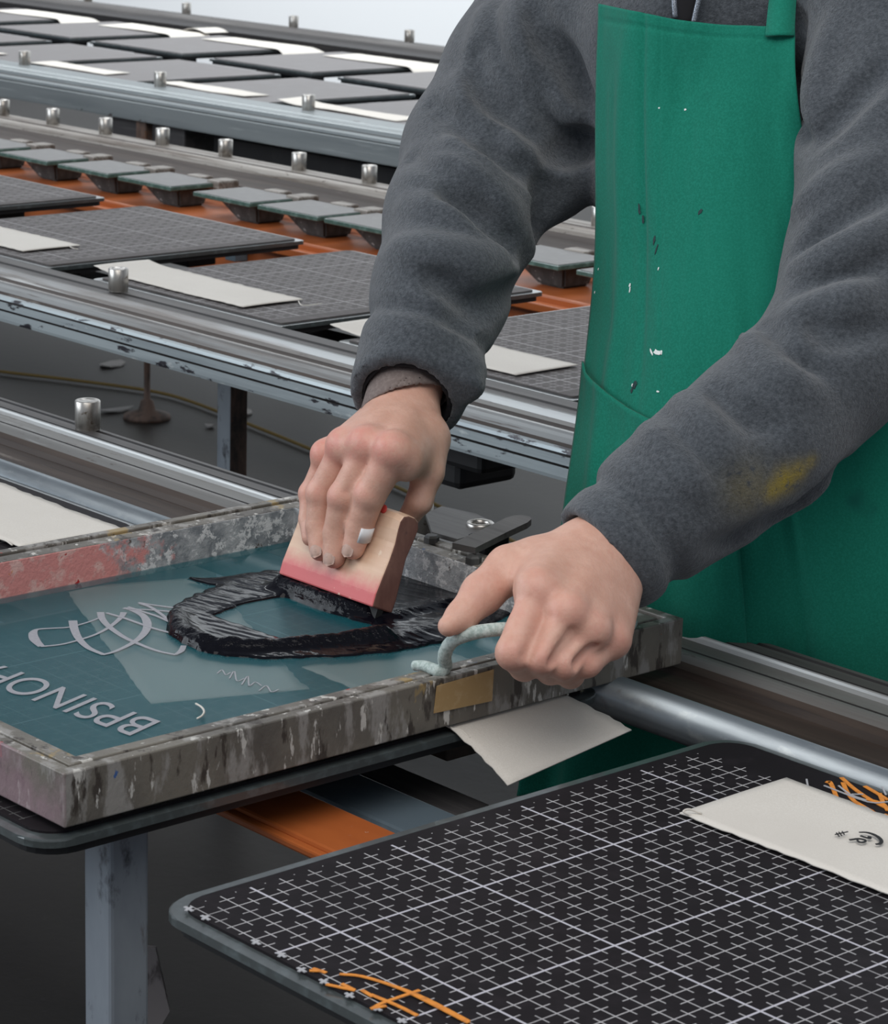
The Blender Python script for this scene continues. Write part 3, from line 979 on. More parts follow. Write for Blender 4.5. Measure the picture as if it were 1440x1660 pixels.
# ------------------------------------------------------------------ screen frame
FX0, FX1, FY0, FY1, FZ0, FH = -2.055, -1.528, 1.030, 1.668, T + .0035, .0415
sf = empty('screen_frame', 'paint-crusted metal screen printing frame with teal mesh, held by its cord handle', 'screen frame', (-1.79, 1.35, T))
FP = [(0, 0, 0), (0, FH, 0), (.011, FH, 0), (.0115, FH - .006, 1), (.0155, FH - .006, 0), (.016, FH - .001, 0), (.031, FH - .002, 2), (.0315, 0, 0)]
v, f, mi = [], [], []
n = len(FP)
for d, h, _ in FP:
    v += [(FX0 + d, FY0 + d, FZ0 + h), (FX1 - d, FY0 + d, FZ0 + h), (FX1 - d, FY1 - d, FZ0 + h), (FX0 + d, FY1 - d, FZ0 + h)]
for i in range(n):
    j = (i + 1) % n
    for k in range(4):
        l = (k + 1) % 4
        f.append((4 * i + k, 4 * i + l, 4 * j + l, 4 * j + k))
        mi.append(FP[i][2] if FP[i][2] != 2 else 2)
# subdivide along the bars so the dents below have vertices to move
me = mesh('frame_bars', v, f, False, mi)
bm = bmesh.new()
bm.from_mesh(me)
bmesh.ops.recalc_face_normals(bm, faces=bm.faces)
bm.to_mesh(me)
bm.free()
fb = put('frame_bars', me, [m_frame, m_dark, m_inner], sf)
b = fb.modifiers.new('worn_edges', 'BEVEL')
b.width = .0012
b.segments = 2
MZ = FZ0 + .006
sm = pbox('screen_mesh', (FX0 + .028, FY0 + .028, MZ - .0008), (FX1 - .028, FY1 - .028, MZ), m_screen, sf, 0)
hz = MZ - T


def flat(z0, pts, ox, oy, k, n=5, h=None):
    return catmull([at(ox + x * k, oy + y * k, (hz if h is None else h) + z0) for x, y in pts], n)


em = []
for pts, w in (([(700, 255), (610, 290), (480, 325), (370, 333), (265, 340), (232, 358), (228, 385), (245, 420), (285, 458)], [.0022, .0024, .0026, .003, .0075, .009, .006]), ([(282, 460), (420, 445), (540, 415), (660, 375), (760, 320), (830, 260), (850, 225)], [.0026, .0028, .003, .0042, .006]),
               ([(500, 282), (512, 345), (545, 410), (610, 470), (712, 515)], [.0078, .0072, .0058, .004]), ([(706, 517), (800, 490), (920, 430), (990, 370), (1012, 310), (985, 250), (910, 210), (850, 195)], [.003, .0042, .0066, .0078, .006, .004]),
               ([(690, 225), (702, 270), (750, 325), (850, 395), (960, 445), (1080, 490), (1205, 517)], [.0066, .006, .0046, .0036, .003]), ([(1205, 517), (1245, 490), (1262, 455)], [.003, .0055, .005]), ([(730, 230), (850, 265), (950, 300), (1050, 335), (1190, 372)], [.003, .0034, .003]),
               ([(880, 190), (1000, 228), (1090, 258), (1180, 300)], [.003, .003]), ([(950, 160), (1060, 178), (1190, 195)], [.0026, .0026]), ([(960, 165), (1030, 190), (1100, 235), (1150, 275)], [.004, .003]), ([(880, 205), (1040, 212), (1200, 225)], [.0026, .0026])):
    em.append(ribbon(flat(.0002, pts, 0, 940, .2361), w, th=.0003))
v, f = join_vf(em)
put('printed_emblem', mesh('printed_emblem', v, f, False), m_stencil, sf)
hr = flat(.004, [(1345, 850), (1385, 875), (1402, 905), (1385, 935), (1355, 952)], 0, 940, .2361)
put('loose_thread', tube_mesh('loose_thread', hr, .0009, 6, 1), m_linen, sf)


# lettering, read from the worker's side of the frame
def lettering(name, body, origin, ex, ey, size, m, parent, shear=0.0, width=1.0):
    cu = bpy.data.curves.new(name, 'FONT')
    cu.body = body
    cu.size = size
    cu.extrude = .0002
    cu.shear = shear
    cu.space_character = 1.02
    to = bpy.data.objects.new(name, cu)
    COL.objects.link(to)
    bpy.context.view_layer.update()
    me = bpy.data.meshes.new_from_object(to.evaluated_get(bpy.context.evaluated_depsgraph_get()))
    bpy.data.objects.remove(to)
    ex, ey = np.asarray(ex), np.asarray(ey)
    for q in me.vertices:
        q.co = Vector(np.asarray(origin) + ex * q.co.x * width + ey * q.co.y + np.array((0, 0, q.co.z)))
    me.materials.clear()
    return put(name, me, m, parent)


tB, tO = at(240, 1184, hz), at(12, 1102, hz)
ex = (tO - tB) / np.linalg.norm(tO - tB)
iu, il = at(139, 1116, hz), at(87, 1138, hz)
ey = il - iu
hh = np.linalg.norm(ey)
ey = ey / hh
lettering('lettering', 'BPSINOPA', tB - ey * hh * .5 + np.array((0, 0, .0004)), ex, ey, hh * 1.42, m_stencil, sf, 0.0, 1.0 * np.linalg.norm(tO - tB) / (hh * 1.42) / 3.55)
# faint script line near the front bar
sc = []
for k, pts in enumerate(([(352, 1092), (360, 1086), (366, 1094), (374, 1090)], [(372, 1100), (380, 1088), (384, 1104), (396, 1100)], [(392, 1110), (402, 1096), (404, 1112), (414, 1106), (424, 1112)], [(420, 1120), (432, 1112), (440, 1122), (452, 1118)])):
    sc.append(ribbon(catmull([at(x, y, hz + .0002) for x, y in pts], 4), .0012, th=.0002))
v, f = join_vf(sc)
put('script_line', mesh('script_line', v, f, False), m_stencil, sf)

# cord handle on the front bar, brown tape beside it, catch plate on the far bar
zf = .045
rp = [at(672, 1079, .044), at(690, 1080, .0465), at(712, 1088, .048), P(722, 1082, 2.185), P(721, 1062, 2.168), P(732, 1041, 2.155), P(757, 1029, 2.145), P(790, 1022, 2.14), P(830, 1020, 2.145), P(880, 1025, 2.165), P(940, 1042, 2.20), P(990, 1040, 2.26), at(1015, 1022, .050), at(1026, 1010, .045)]
put('cord_handle', tube_mesh('cord_handle', rp, [.0042, .0045, .0052, .0056, .0056, .0056, .0056, .0056, .0056, .0056, .0056, .0056, .0052, .0045], 12, 5), m_rope, sf)
bx = FX1 + .0006
ta = [(708, 1112), (800, 1085), (797, 1136), (703, 1156)]


def atX(px, py, x):
    r = ray(px, py)
    return CAM + r * (x / r[0])


q0 = [atX(x, y, bx) for x, y in ta]
for w in q0:
    w[2] = min(max(w[2], FZ0 + .001), FZ0 + FH - .0005)
v = q0 + [w + np.array((.0008, 0, 0)) for w in q0]
put('brown_tape', mesh('brown_tape', v, [(4, 5, 6, 7), (3, 2, 1, 0), (0, 1, 5, 4), (1, 2, 6, 5), (2, 3, 7, 6), (3, 0, 4, 7)], False), m_tape, sf)
# catch: plate with a ring hole, standing on the back bar, and an arm over it
bm = bmesh.new()
poly = [at(x, y, .046)[:2] for x, y in ((700, 868), (742, 880), (768, 872), (800, 852), (772, 838), (716, 826), (690, 838))]
a = [bm.verts.new((*q, T + .0455)) for q in poly]
b_ = [bm.verts.new((*q, T + .0495)) for q in poly]
bm.faces.new(b_)
bm.faces.new(a[::-1])
for i in range(len(a)):
    j = (i + 1) % len(a)
    bm.faces.new((a[i], a[j], b_[j], b_[i]))
cp = put('catch_plate', bm_mesh('catch_plate', bm), m_strip, sf)
c = at(779, 851, .05)
bm = bmesh.new()
lathe_bm(bm, [(.0085, .0), (.0085, .003), (.0115, .0045), (.0135, .003), (.0135, 0)], (c[0], c[1], T + .049), 24)
put('ring', bm_mesh('ring', bm, True), m_pin, cp)
p0, p1 = at(752, 894, .052), at(852, 846, .060)
dv = (p1 - p0) / np.linalg.norm(p1 - p0)
sd = np.cross((0, 0, 1), dv)
sd /= np.linalg.norm(sd)
ring = []
for tt, hw in ((0, .013), (.55, .012), (.85, .0125), (.95, .010), (1.0, .005)):
    ring.append((p0 + (p1 - p0) * tt, hw))
v, f = [], []
for q, hw in ring:
    v += [q + sd * hw, q - sd * hw, q - sd * hw + np.array((0, 0, .006)), q + sd * hw + np.array((0, 0, .006))]
for i in range(len(ring) - 1):
    for k in range(4):
        f.append((4 * i + k, 4 * i + (k + 1) % 4, 4 * i + 4 + (k + 1) % 4, 4 * i + 4 + k))
f += [(3, 2, 1, 0), tuple(4 * (len(ring) - 1) + k for k in range(4))]
put('catch_arm', mesh('catch_arm', v, f, False), m_strip, sf)
cc = at(790, 905, .03)
pbox('catch_post', (cc[0] - .014, cc[1] - .014, T + .006), (cc[0] + .014, cc[1] + .016, T + .054), m_black, sf, .003)
for x, y in ((768, 905), (700, 872)):
    bm = bmesh.new()
    c = at(x, y, .048)
    lathe_bm(bm, [(0, .008), (.006, .008), (.0075, .006), (.0075, 0), (0, 0)], (c[0], c[1], T + .043), 6)
    put('catch_bolt', bm_mesh('catch_bolt', bm), m_clamp, sf)

# ------------------------------------------------------------------ wet ink on the mesh
XY = lambda px, py: at(px, py, hz)[:2]
outer = [(306, 937), (345, 938), (400, 931), (450, 926), (480, 940), (560, 940), (640, 930), (690, 912), (740, 906), (790, 918), (830, 950), (838, 985), (800, 1012), (742, 1034), (700, 1046), (640, 1056), (580, 1062), (520, 1066), (450, 1068), (400, 1066), (352, 1062), (312, 1050), (282, 1030), (274, 1006), (280, 988), (300, 972), (330, 960), (350, 950), (330, 945)]
hole = [(345, 998), (380, 984), (430, 972), (470, 968), (520, 985), (560, 1000), (600, 1012), (612, 1022), (560, 1040), (520, 1046), (470, 1040), (420, 1024), (375, 1010)]
O2 = catmull([XY(*q) for q in outer + outer[:1]], 5)[:-1]
H2 = catmull([XY(*q) for q in hole + hole[:1]], 5)[:-1]


def sdpoly(px, py, poly):                        # signed distance, positive inside
    a = poly
    b = np.roll(poly, -1, 0)
    d = np.full(px.shape, 9.0)
    ins = np.zeros(px.shape, bool)
    for (x0, y0), (x1, y1) in zip(a, b):
        ex, ey = x1 - x0, y1 - y0
        t = np.clip(((px - x0) * ex + (py - y0) * ey) / (ex * ex + ey * ey + 1e-12), 0, 1)
        d = np.minimum(d, np.hypot(px - x0 - t * ex, py - y0 - t * ey))
        c = ((y0 > py) != (y1 > py)) & (px < (x1 - x0) * (py - y0) / (y1 - y0 + 1e-12) + x0)
        ins ^= c
    return np.where(ins, d, -d)


def polyd(px, py, pts):
    d = np.full(px.shape, 9.0)
    for (x0, y0), (x1, y1) in zip(pts[:-1], pts[1:]):
        ex, ey = x1 - x0, y1 - y0
        t = np.clip(((px - x0) * ex + (py - y0) * ey) / (ex * ex + ey * ey + 1e-12), 0, 1)
        d = np.minimum(d, np.hypot(px - x0 - t * ex, py - y0 - t * ey))
    return d


hs = .0014
gx, gy = np.meshgrid(np.arange(O2[:, 0].min() - .01, O2[:, 0].max() + .01, hs), np.arange(O2[:, 1].min() - .01, O2[:, 1].max() + .01, hs), indexing='ij')
rs = np.random.RandomState(7)


def vnoise(x, y, s, seed):
    r = np.random.RandomState(seed)
    g = r.rand(64, 64)
    u, w = x * s, y * s
    i, j = np.floor(u).astype(int), np.floor(w).astype(int)
    a, b = u - i, w - j
    a, b = a * a * (3 - 2 * a), b * b * (3 - 2 * b)
    q = lambda m, k: g[m % 64, k % 64]
    return (q(i, j) * (1 - a) + q(i + 1, j) * a) * (1 - b) + (q(i, j + 1) * (1 - a) + q(i + 1, j + 1) * a) * b


wob = (vnoise(gx, gy, 110, 1) - .5) * .005
so = sdpoly(gx, gy, O2) + wob
sh = sdpoly(gx, gy, H2) + wob * .7
s_in = np.minimum(so, -sh)
h = np.where(s_in > 0, .0009 + .0008 * np.minimum(1, s_in / .006), s_in * .8)
line = lambda pts: catmull([XY(*q) for q in pts], 5)
n1, n2 = vnoise(gx, gy, 90, 2), vnoise(gx, gy, 230, 3)
lump = lambda d, r, hh: hh * np.exp(-(d / r) ** 2)
rim = polyd(gx, gy, line([(287, 1004), (290, 1022), (316, 1040), (352, 1050), (410, 1054), (470, 1052), (540, 1046), (620, 1038)]))
lip = polyd(gx, gy, line([(455, 955), (480, 965), (520, 982), (560, 992), (604, 1000)]))
tail = polyd(gx, gy, line([(640, 1000), (700, 985), (760, 975), (800, 962)]))
body2 = polyd(gx, gy, line([(600, 1035), (660, 1030), (720, 1010)]))
h += lump(rim, .011, .0090) * (.85 + .25 * n1) * (s_in > -.002) + lump(rim, .008, .0014) * (n2 - .5)
h += lump(lip, .0095, .0125) * (.92 + .14 * n1) + lump(lip, .011, .0013) * (n2 - .5)
h += lump(tail, .014, .004) * (.6 + .6 * n1) + lump(body2, .018, .003)
strk = vnoise(gx * .2 + gy * .08, gy * 1.0 - gx * .25, 220, 5)
h += np.where(s_in > .003, .0005 * (strk - .5), 0)
keep = (h > -.0035) & (so > -.006)
idx = -np.ones(gx.shape, int)
idx[keep] = np.arange(keep.sum())
vv = np.stack([gx[keep], gy[keep], MZ + .0003 + h[keep]], 1)
q = (keep[:-1, :-1] & keep[1:, :-1] & keep[1:, 1:] & keep[:-1, 1:]) & ((h[:-1, :-1] > -.0006) | (h[1:, 1:] > -.0006) | (h[1:, :-1] > -.0006) | (h[:-1, 1:] > -.0006))
ff = np.stack([idx[:-1, :-1][q], idx[1:, :-1][q], idx[1:, 1:][q], idx[:-1, 1:][q]], 1)
o = link('ink_puddle', mesh('ink_puddle', vv, ff), m_ink)
tag(o, 'glossy black wet ink pulled in a ring across the teal screen, piled before the squeegee', 'ink')

# ------------------------------------------------------------------ squeegee
SQ = np.array((-1.832, 1.529, MZ + .010))
SU = np.array((0, .40, .9165))                   # up the blade
SN = np.array((0, -.9165, .40))                  # towards the worker's fingertips
sq = empty('squeegee', 'short wooden hand squeegee with a red-stained edge, gripped in the worker\'s right hand', 'squeegee', SQ)
front = [(0, .0125), (.012, .0135), (.028, .0125), (.045, .0105), (.060, .0105), (.072, .0125), (.081, .0130), (.0865, .0105), (.0885, .005)]
back = [(.0885, -.004), (.086, -.010), (.079, -.0135), (.066, -.0125), (.05, -.0105), (.03, -.0125), (.012, -.015), (0, -.015)]
prof = front + back
HW = .067
nx = 14
v, f, mi = [], [], []
np_ = len(prof)
for i in range(nx + 1):
    x = -HW + 2 * HW * i / nx
    e = .0012 if i in (0, nx) else 0
    for hgt, nn in prof:
        sw = .003 * math.sin(i * .45 + hgt * 20) * (hgt > .04)
        v.append(np.array((x, 0, 0)) + SU * (hgt - e * (hgt > .08)) + SN * (nn * (1 - e * 60) + sw * .3))
for i in range(nx):
    for k in range(np_):
        l = (k + 1) % np_
        f.append((i * np_ + k, i * np_ + l, (i + 1) * np_ + l, (i + 1) * np_ + k))
        mi.append(0)
f += [tuple(range(np_)), tuple(nx * np_ + k for k in range(np_))[::-1]]
mi += [1, 1]
me = mesh('wooden_grip', v, f, False, mi)
bm = bmesh.new()
bm.from_mesh(me)
bmesh.ops.recalc_face_normals(bm, faces=bm.faces)
bm.to_mesh(me)
bm.free()
g = link('wooden_grip', me, [m_wood, m_woodend])
g.parent = sq
md = g.modifiers.new('rounded', 'BEVEL')
md.width = .0015
md.segments = 2
md.limit_method = 'ANGLE'
md.angle_limit = 1.2
bm = bmesh.new()
vs = []
for x in (-HW + .001, HW - .001):
    for hgt, nn in ((.004, .004), (-.012, .003), (-.012, -.003), (.004, -.004)):
        vs.append(bm.verts.new(np.array((x, 0, 0)) + SU * hgt + SN * nn))
for a in ((0, 1, 2, 3), (7, 6, 5, 4), (0, 4, 5, 1), (1, 5, 6, 2), (2, 6, 7, 3), (3, 7, 4, 0)):
    bm.faces.new([vs[i] for i in a])
o = link('rubber_blade', bm_mesh('rubber_blade', bm), m_rubber)
o.parent = sq
bm = bmesh.new()


def plane(px, py, off):                          # point `off` in front of the squeegee's front face
    r = ray(px, py)
    q = SQ + SN * (.0125 + off)
    return CAM + r * (((q - CAM) @ SN) / (r @ SN))


rd = [plane(622, 825, .0004)]
bmesh.ops.create_icosphere(bm, subdivisions=2, radius=1.0)
for w in bm.verts:
    c = np.array(w.co)
    w.co = Vector(np.array((1, 0, 0)) * c[0] * .0045 + SU * c[1] * .0042 + SN * c[2] * .0008)
o = put('red_ink_spot', bm_mesh('red_ink_spot', bm, True), layered('red_ink', (0.75, 0.08, 0.07), (), .5), sq)
o.location = rd[0]


# ------------------------------------------------------------------ smooth solids from distance fields
class Field:
    def __init__(s, lo, hi, h):
        s.lo, s.h = np.array(lo, float), h
        s.n = np.ceil((np.array(hi) - s.lo) / h).astype(int) + 1
        s.ax = [(s.lo[i] + h * np.arange(s.n[i])).astype(np.float32) for i in range(3)]
        s.D = np.full(s.n, 1.0, np.float32)

    def sub(s, lo, hi):
        a = np.clip(np.floor((np.array(lo) - s.lo) / s.h).astype(int), 0, s.n - 1)
        b = np.clip(np.ceil((np.array(hi) - s.lo) / s.h).astype(int) + 1, 1, s.n)
        sl = tuple(slice(a[i], max(b[i], a[i] + 1)) for i in range(3))
        return sl, s.ax[0][sl[0]][:, None, None], s.ax[1][sl[1]][None, :, None], s.ax[2][sl[2]][None, None, :]

    def cdist(s, a, b, ra, rb, m, flat=None):
        a, b = np.asarray(a, float), np.asarray(b, float)
        r = max(ra, rb) + m
        sl, X, Y, Z = s.sub(np.minimum(a, b) - r, np.maximum(a, b) + r)
        e = b - a
        L = e @ e + 1e-12
        t = np.clip(((X - a[0]) * e[0] + (Y - a[1]) * e[1] + (Z - a[2]) * e[2]) / L, 0, 1)
        dx, dy, dz = X - a[0] - t * e[0], Y - a[1] - t * e[1], Z - a[2] - t * e[2]
        q = dx * dx + dy * dy + dz * dz
        if flat is not None:                     # squash along a direction: flat = (unit vector, factor)
            w, k = flat
            pr = dx * w[0] + dy * w[1] + dz * w[2]
            q = q + pr * pr * (k * k - 1)
        return sl, np.sqrt(q) - (ra + (rb - ra) * t)

    def add(s, a, b, ra, rb=None, k=.006, flat=None):
        sl, d = s.cdist(a, b, ra, rb or ra, k + 3 * s.h + (0 if flat is None else max(ra, rb or ra) * max(0, 1 / flat[1] - 1)), flat)
        o = s.D[sl]
        w = np.maximum(k - np.abs(o - d), 0) / k
        s.D[sl] = np.minimum(o, d) - w * w * k * .25

    def cut(s, a, b, ra, rb=None, k=.004):
        sl, d = s.cdist(a, b, ra, rb or ra, k + 3 * s.h)
        o, d = s.D[sl], -d
        w = np.maximum(k - np.abs(o - d), 0) / k
        s.D[sl] = np.maximum(o, d) + w * w * k * .25

    def chain(s, pts, rad, k=.006, flat=None):
        for i in range(len(pts) - 1):
            s.add(pts[i], pts[i + 1], rad[i], rad[i + 1], k, flat)

    def half(s, c, n, r):                            # cut away everything beyond a plane, near c only
        c, n = np.asarray(c, float), np.asarray(n, float)
        sl, X, Y, Z = s.sub(c - r, c + r)
        dx, dy, dz = X - c[0], Y - c[1], Z - c[2]
        pl = dx * n[0] + dy * n[1] + dz * n[2]
        s.D[sl] = np.where(dx * dx + dy * dy + dz * dz < r * r, np.maximum(s.D[sl], pl.astype(np.float32)), s.D[sl])

    def hit(s, px, py, d0=1.6, d1=3.4, step=.003):   # first surface point seen along a line of sight
        ds = np.arange(d0, d1, step)
        pts = CAM + ray(px, py) * ds[:, None]
        ij = np.round((pts - s.lo) / s.h).astype(int)
        ok = ((ij >= 0) & (ij < s.n)).all(1)
        for q, i, g in zip(pts, ij, ok):
            if g and s.D[tuple(i)] < 0:
                return q
        return None

    def mesh(s):
        D, n = s.D, s.n
        neg = D < 0
        c = np.zeros(n - 1, np.int8)
        for i in (0, 1):
            for j in (0, 1):
                for k in (0, 1):
                    c += neg[i:n[0] - 1 + i, j:n[1] - 1 + j, k:n[2] - 1 + k]
        act = np.argwhere((c > 0) & (c < 8))
        vid = np.full(n - 1, -1, np.int32)
        vid[tuple(act.T)] = np.arange(len(act))
        cor = {}
        for i in (0, 1):
            for j in (0, 1):
                for k in (0, 1):
                    cor[i, j, k] = D[act[:, 0] + i, act[:, 1] + j, act[:, 2] + k]
        acc = np.zeros((len(act), 3))
        cnt = np.zeros(len(act))
        for a in cor:
            for ax in range(3):
                if a[ax]:
                    continue
                b = list(a)
                b[ax] = 1
                va, vb = cor[a], cor[tuple(b)]
                x = (va < 0) != (vb < 0)
                t = np.where(x, va / np.where(x, va - vb, 1), 0)
                p = np.tile(np.array(a, float), (len(act), 1))
                p[:, ax] += t
                acc += p * x[:, None]
                cnt += x
        V = s.lo + s.h * (act + acc / np.maximum(cnt, 1)[:, None])
        Fs = []
        for ax in range(3):
            u, w = (ax + 1) % 3, (ax + 2) % 3
            sa = [slice(None)] * 3
            sb = [slice(None)] * 3
            sa[ax], sb[ax] = slice(0, -1), slice(1, None)
            e = np.argwhere(neg[tuple(sa)] != neg[tuple(sb)])
            e = e[(e[:, u] > 0) & (e[:, w] > 0) & (e[:, u] < n[u] - 1) & (e[:, w] < n[w] - 1)]
            q = []
            for du, dw in ((-1, -1), (0, -1), (0, 0), (-1, 0)):
                g = e.copy()
                g[:, u] += du
                g[:, w] += dw
                q.append(vid[tuple(g.T)])
            q = np.stack(q, 1)
            fl = ~neg[tuple(e.T)]
            q[fl] = q[fl][:, ::-1]
            Fs.append(q)
        F = np.concatenate(Fs)
        F = F[(F >= 0).all(1)]
        return V, F


def relax(V, F, it=2, lam=.5):
    e = np.concatenate([F[:, [0, 1]], F[:, [1, 2]], F[:, [2, 3]], F[:, [3, 0]]])
    e = np.concatenate([e, e[:, ::-1]])
    cnt = np.bincount(e[:, 0], minlength=len(V))[:, None]
    for _ in range(it):
        s = np.stack([np.bincount(e[:, 0], V[e[:, 1], i], len(V)) for i in range(3)], 1)
        V = V + lam * (s / np.maximum(cnt, 1) - V)
    return V


def attr(me, name, val):
    a = me.attributes.new(name, 'FLOAT', 'POINT')
    a.data.foreach_set('value', np.asarray(val, np.float32))


unit = lambda w: np.asarray(w, float) / np.linalg.norm(w)
rpx = lambda p, r: r * ((np.asarray(p) - CAM) @ FWD) / F_PX     # radius given in px at that point's distance

# ------------------------------------------------------------------ the worker
person = empty('person', 'worker in a grey fleece jacket and green apron, bending over the screen with both hands', 'person', (-1.62, 2.02, 0))

# ---- right hand: four fingers down the front of the squeegee, thumb behind it
WR = atY(653, 672, 1.628)
fing = {
    'index': ([(640, 733, .024), (600, 803, .019), (583, 856, .009), (573, 889, .0065)], (.0156, .0142, .0124, .0102)),
    'middle': ([(601, 724, .026), (557, 806, .022), (546, 864, .010), (542, 903, .0062)], (.0146, .0138, .0124, .0106)),
    'ring': ([(560, 726, .023), (521, 800, .018), (517, 852, .009), (519, 892, .0060)], (.0142, .0134, .0120, .0100)),
    'pinky': ([(531, 740, .010), (503, 800, .005), (500, 842, .0045), (503, 872, .0052)], (.0112, .0098, .0088, .0078)),
}
RH = {k: [plane(*q) for q in w[0]] for k, w in fing.items()}
allp = np.array([p for w in RH.values() for p in w] + [WR, WR + np.array((-.03, .05, .12))])
R = Field(allp.min(0) - .07, allp.max(0) + .05, .0016)
fa = unit(atY(692, 540, 1.680) - WR)              # forearm direction
R.add(WR, WR + fa * .16, .0295, .034, .01)
bn = unit(np.cross(RH['index'][0] - RH['ring'][0], WR - RH['middle'][0]))
for k, (w, r) in enumerate(zip(RH.values(), (.0165, .0165, .016, .0145))):
    base = WR + (w[0] - RH['middle'][0]) * .45 + unit(RH['middle'][0] - WR) * .004
    R.add(base, w[0], .021, r, .012)
# fill of the palm and ball of the thumb
R.add(WR, (RH['middle'][0] + RH['ring'][0]) / 2, .026, .0165, .015)
tb = [atY(688, 712, 1.622), atY(694, 766, 1.602), atY(680, 812, 1.592), atY(655, 850, 1.588)]
R.add(WR + np.array((.012, 0, -.005)), tb[0], .024, .0205, .014)
R.add(tb[0], tb[1], .0205, .0145, .012)
R.add(tb[1], tb[2], .0140, .0118, .005)
R.add(tb[2], tb[3], .0118, .0095, .005)
R.add(tb[0], RH['index'][0] + np.array((.004, .012, -.006)), .019, .0140, .012)
R.add(tb[0] * .4 + tb[1] * .6, RH['index'][0] * .75 + RH['index'][1] * .25 + np.array((.006, .016, -.006)), .0135, .0115, .012)
for nm, (q, rad) in fing.items():
    w = RH[nm]
    R.add(w[0], w[1], rad[0], rad[1], .0035)
    R.add(w[1], w[2], rad[1] * .97, rad[2], .003)
    R.add(w[2], w[3], rad[2], rad[3], .003)
    R.add(w[1] + SN * .0022, w[1] + SN * .0022, rad[1] * .82, None, .006)        # middle knuckle
    R.add(w[0] + SN * .0040 + np.array((0, 0, .003)), w[0] + SN * .004 + np.array((0, 0, .003)), rad[0] * .86, None, .012)
# valleys between the fingers reach up between the knuckles
for a, b in (('index', 'middle'), ('middle', 'ring')):
    m0 = (RH[a][0] * .62 + RH[a][1] * .38 + RH[b][0] * .62 + RH[b][1] * .38) / 2 + SN * .0165
    m1 = (RH[a][1] + RH[b][1]) / 2 + SN * .0125
    R.cut(m0, m1, .0016, .0024, .004)
VR, FR = R.mesh()
VR = relax(VR, FR, 2)

# ---- left hand: fist closed round the cord handle
LW = P(972, 902, 2.215)
lf = {
    'index': ([(874, 957, 2.135), (833, 1058, 2.105), (850, 1080, 2.145), (886, 1062, 2.165)], (.0150, .0138, .0118, .0100)),
    'middle': ([(921, 992, 2.122), (878, 1066, 2.105), (893, 1087, 2.150), (925, 1068, 2.175)], (.0145, .0130, .0112, .0098)),
    'ring': ([(958, 1020, 2.130), (914, 1076, 2.115), (925, 1094, 2.155), (950, 1070, 2.185)], (.0138, .0122, .0108, .0094)),
    'pinky': ([(991, 1036, 2.150), (952, 1075, 2.130), (918, 1090, 2.140), (925, 1082, 2.185)], (.0128, .0110, .0092, .0082)),
}
LH = {k: [P(*q) for q in w[0]] for k, w in lf.items()}
allp = np.array([p for w in LH.values() for p in w] + [LW, P(735, 1012, 2.15), P(1075, 820, 2.25)])
L = Field(allp.min(0) - .06, allp.max(0) + .05, .0016)
L.add(LW, P(1100, 790, 2.25), .030, .034, .01)
for w, r in zip(LH.values(), (.0185, .018, .0175, .0165)):
    base = LW + (w[0] - LH['middle'][0]) * .42
    L.add(base, w[0], .0245, r, .012)
tt = [P(826, 922, 2.185), P(782, 962, 2.165), P(748, 1000, 2.150), P(727, 1015, 2.140)]
L.add(LW + (tt[0] - LW) * .25, tt[0], .027, .0180, .014)
L.add(tt[0], tt[1], .0180, .0165, .008)
L.add(tt[1], tt[2], .0162, .0125, .006)
L.add(tt[2], tt[3], .0122, .0085, .005)
L.add(tt[0] * .7 + LW * .3, LH['index'][0], .020, .0165, .012)
TOC = unit(CAM - P(920, 1000, 2.12))
for nm, (q, rad) in lf.items():
    w = LH[nm]
    L.add(w[0], w[1], rad[0], rad[1], .004)
    L.add(w[1], w[2], rad[1], rad[2], .004)
    L.add(w[2], w[3], rad[2], rad[3], .003)
    L.add(w[0] + TOC * .0070, w[0] + TOC * .0070, rad[0] * .84, None, .010)
    # extensor tendon on the back of the hand
    L.add(w[0] + TOC * .008, LW + (w[0] - LW) * .35 + TOC * .0165, .006, .004, .012)
names = list(LH)
for a, b in zip(names[:-1], names[1:]):
    m0 = (LH[a][0] * .70 + LH[a][1] * .30 + LH[b][0] * .70 + LH[b][1] * .30) / 2 + TOC * .0165
    m1 = (LH[a][1] + LH[b][1]) / 2 + TOC * .013
    L.cut(m0, m1, .0028, .0040, .006)
# web between thumb and index
L.cut(P(826, 948, 2.130), P(818, 990, 2.125), .0022, .0055, .006)
VL, FL = L.mesh()
VL = relax(VL, FL, 2)

# ---- arms, trunk, neck and head as one coarse surface under the clothes
SHR, ELR = atY(905, -10, 1.955), atY(775, 300, 1.775)
SHL, ELL = P(1440, 10, 2.47), P(1385, 560, 2.31)
HIP, CHEST = P(1240, 950, 2.60), P(1165, 40, 2.64)
NECK, HEAD = P(1120, -190, 2.60), P(1085, -390, 2.52)
pts = np.array([SHR, ELR, SHL, ELL, HIP, CHEST, HEAD])
Bf = Field(pts.min(0) - .22, pts.max(0) + .22, .009)
Bf.chain([WR + fa * .14, atY(716, 470, 1.72), atY(752, 345, 1.778), atY(838, 130, 1.90), SHR], [.032, .040, .044, .048, .055], .03)
Bf.chain([P(1090, 815, 2.25), P(1235, 706, 2.29), P(1355, 585, 2.325), P(1425, 440, 2.375), P(1450, 240, 2.43), SHL], [.032, .038, .04, .042, .044, .052], .02)
Bf.chain([HIP, P(1210, 600, 2.60), P(1185, 300, 2.62), CHEST], [.115, .10, .095, .11], .05)
Bf.chain([SHR, P(1120, -60, 2.64), SHL], [.055, .075, .055], .05)
Bf.chain([P(1120, -60, 2.64), NECK], [.062, .055], .04)
hd = unit(HEAD - NECK)
fc = unit(np.array((-.15, -.90, -.42)))
fc = unit(fc - hd * (fc @ hd))
sd_ = np.cross(hd, fc)
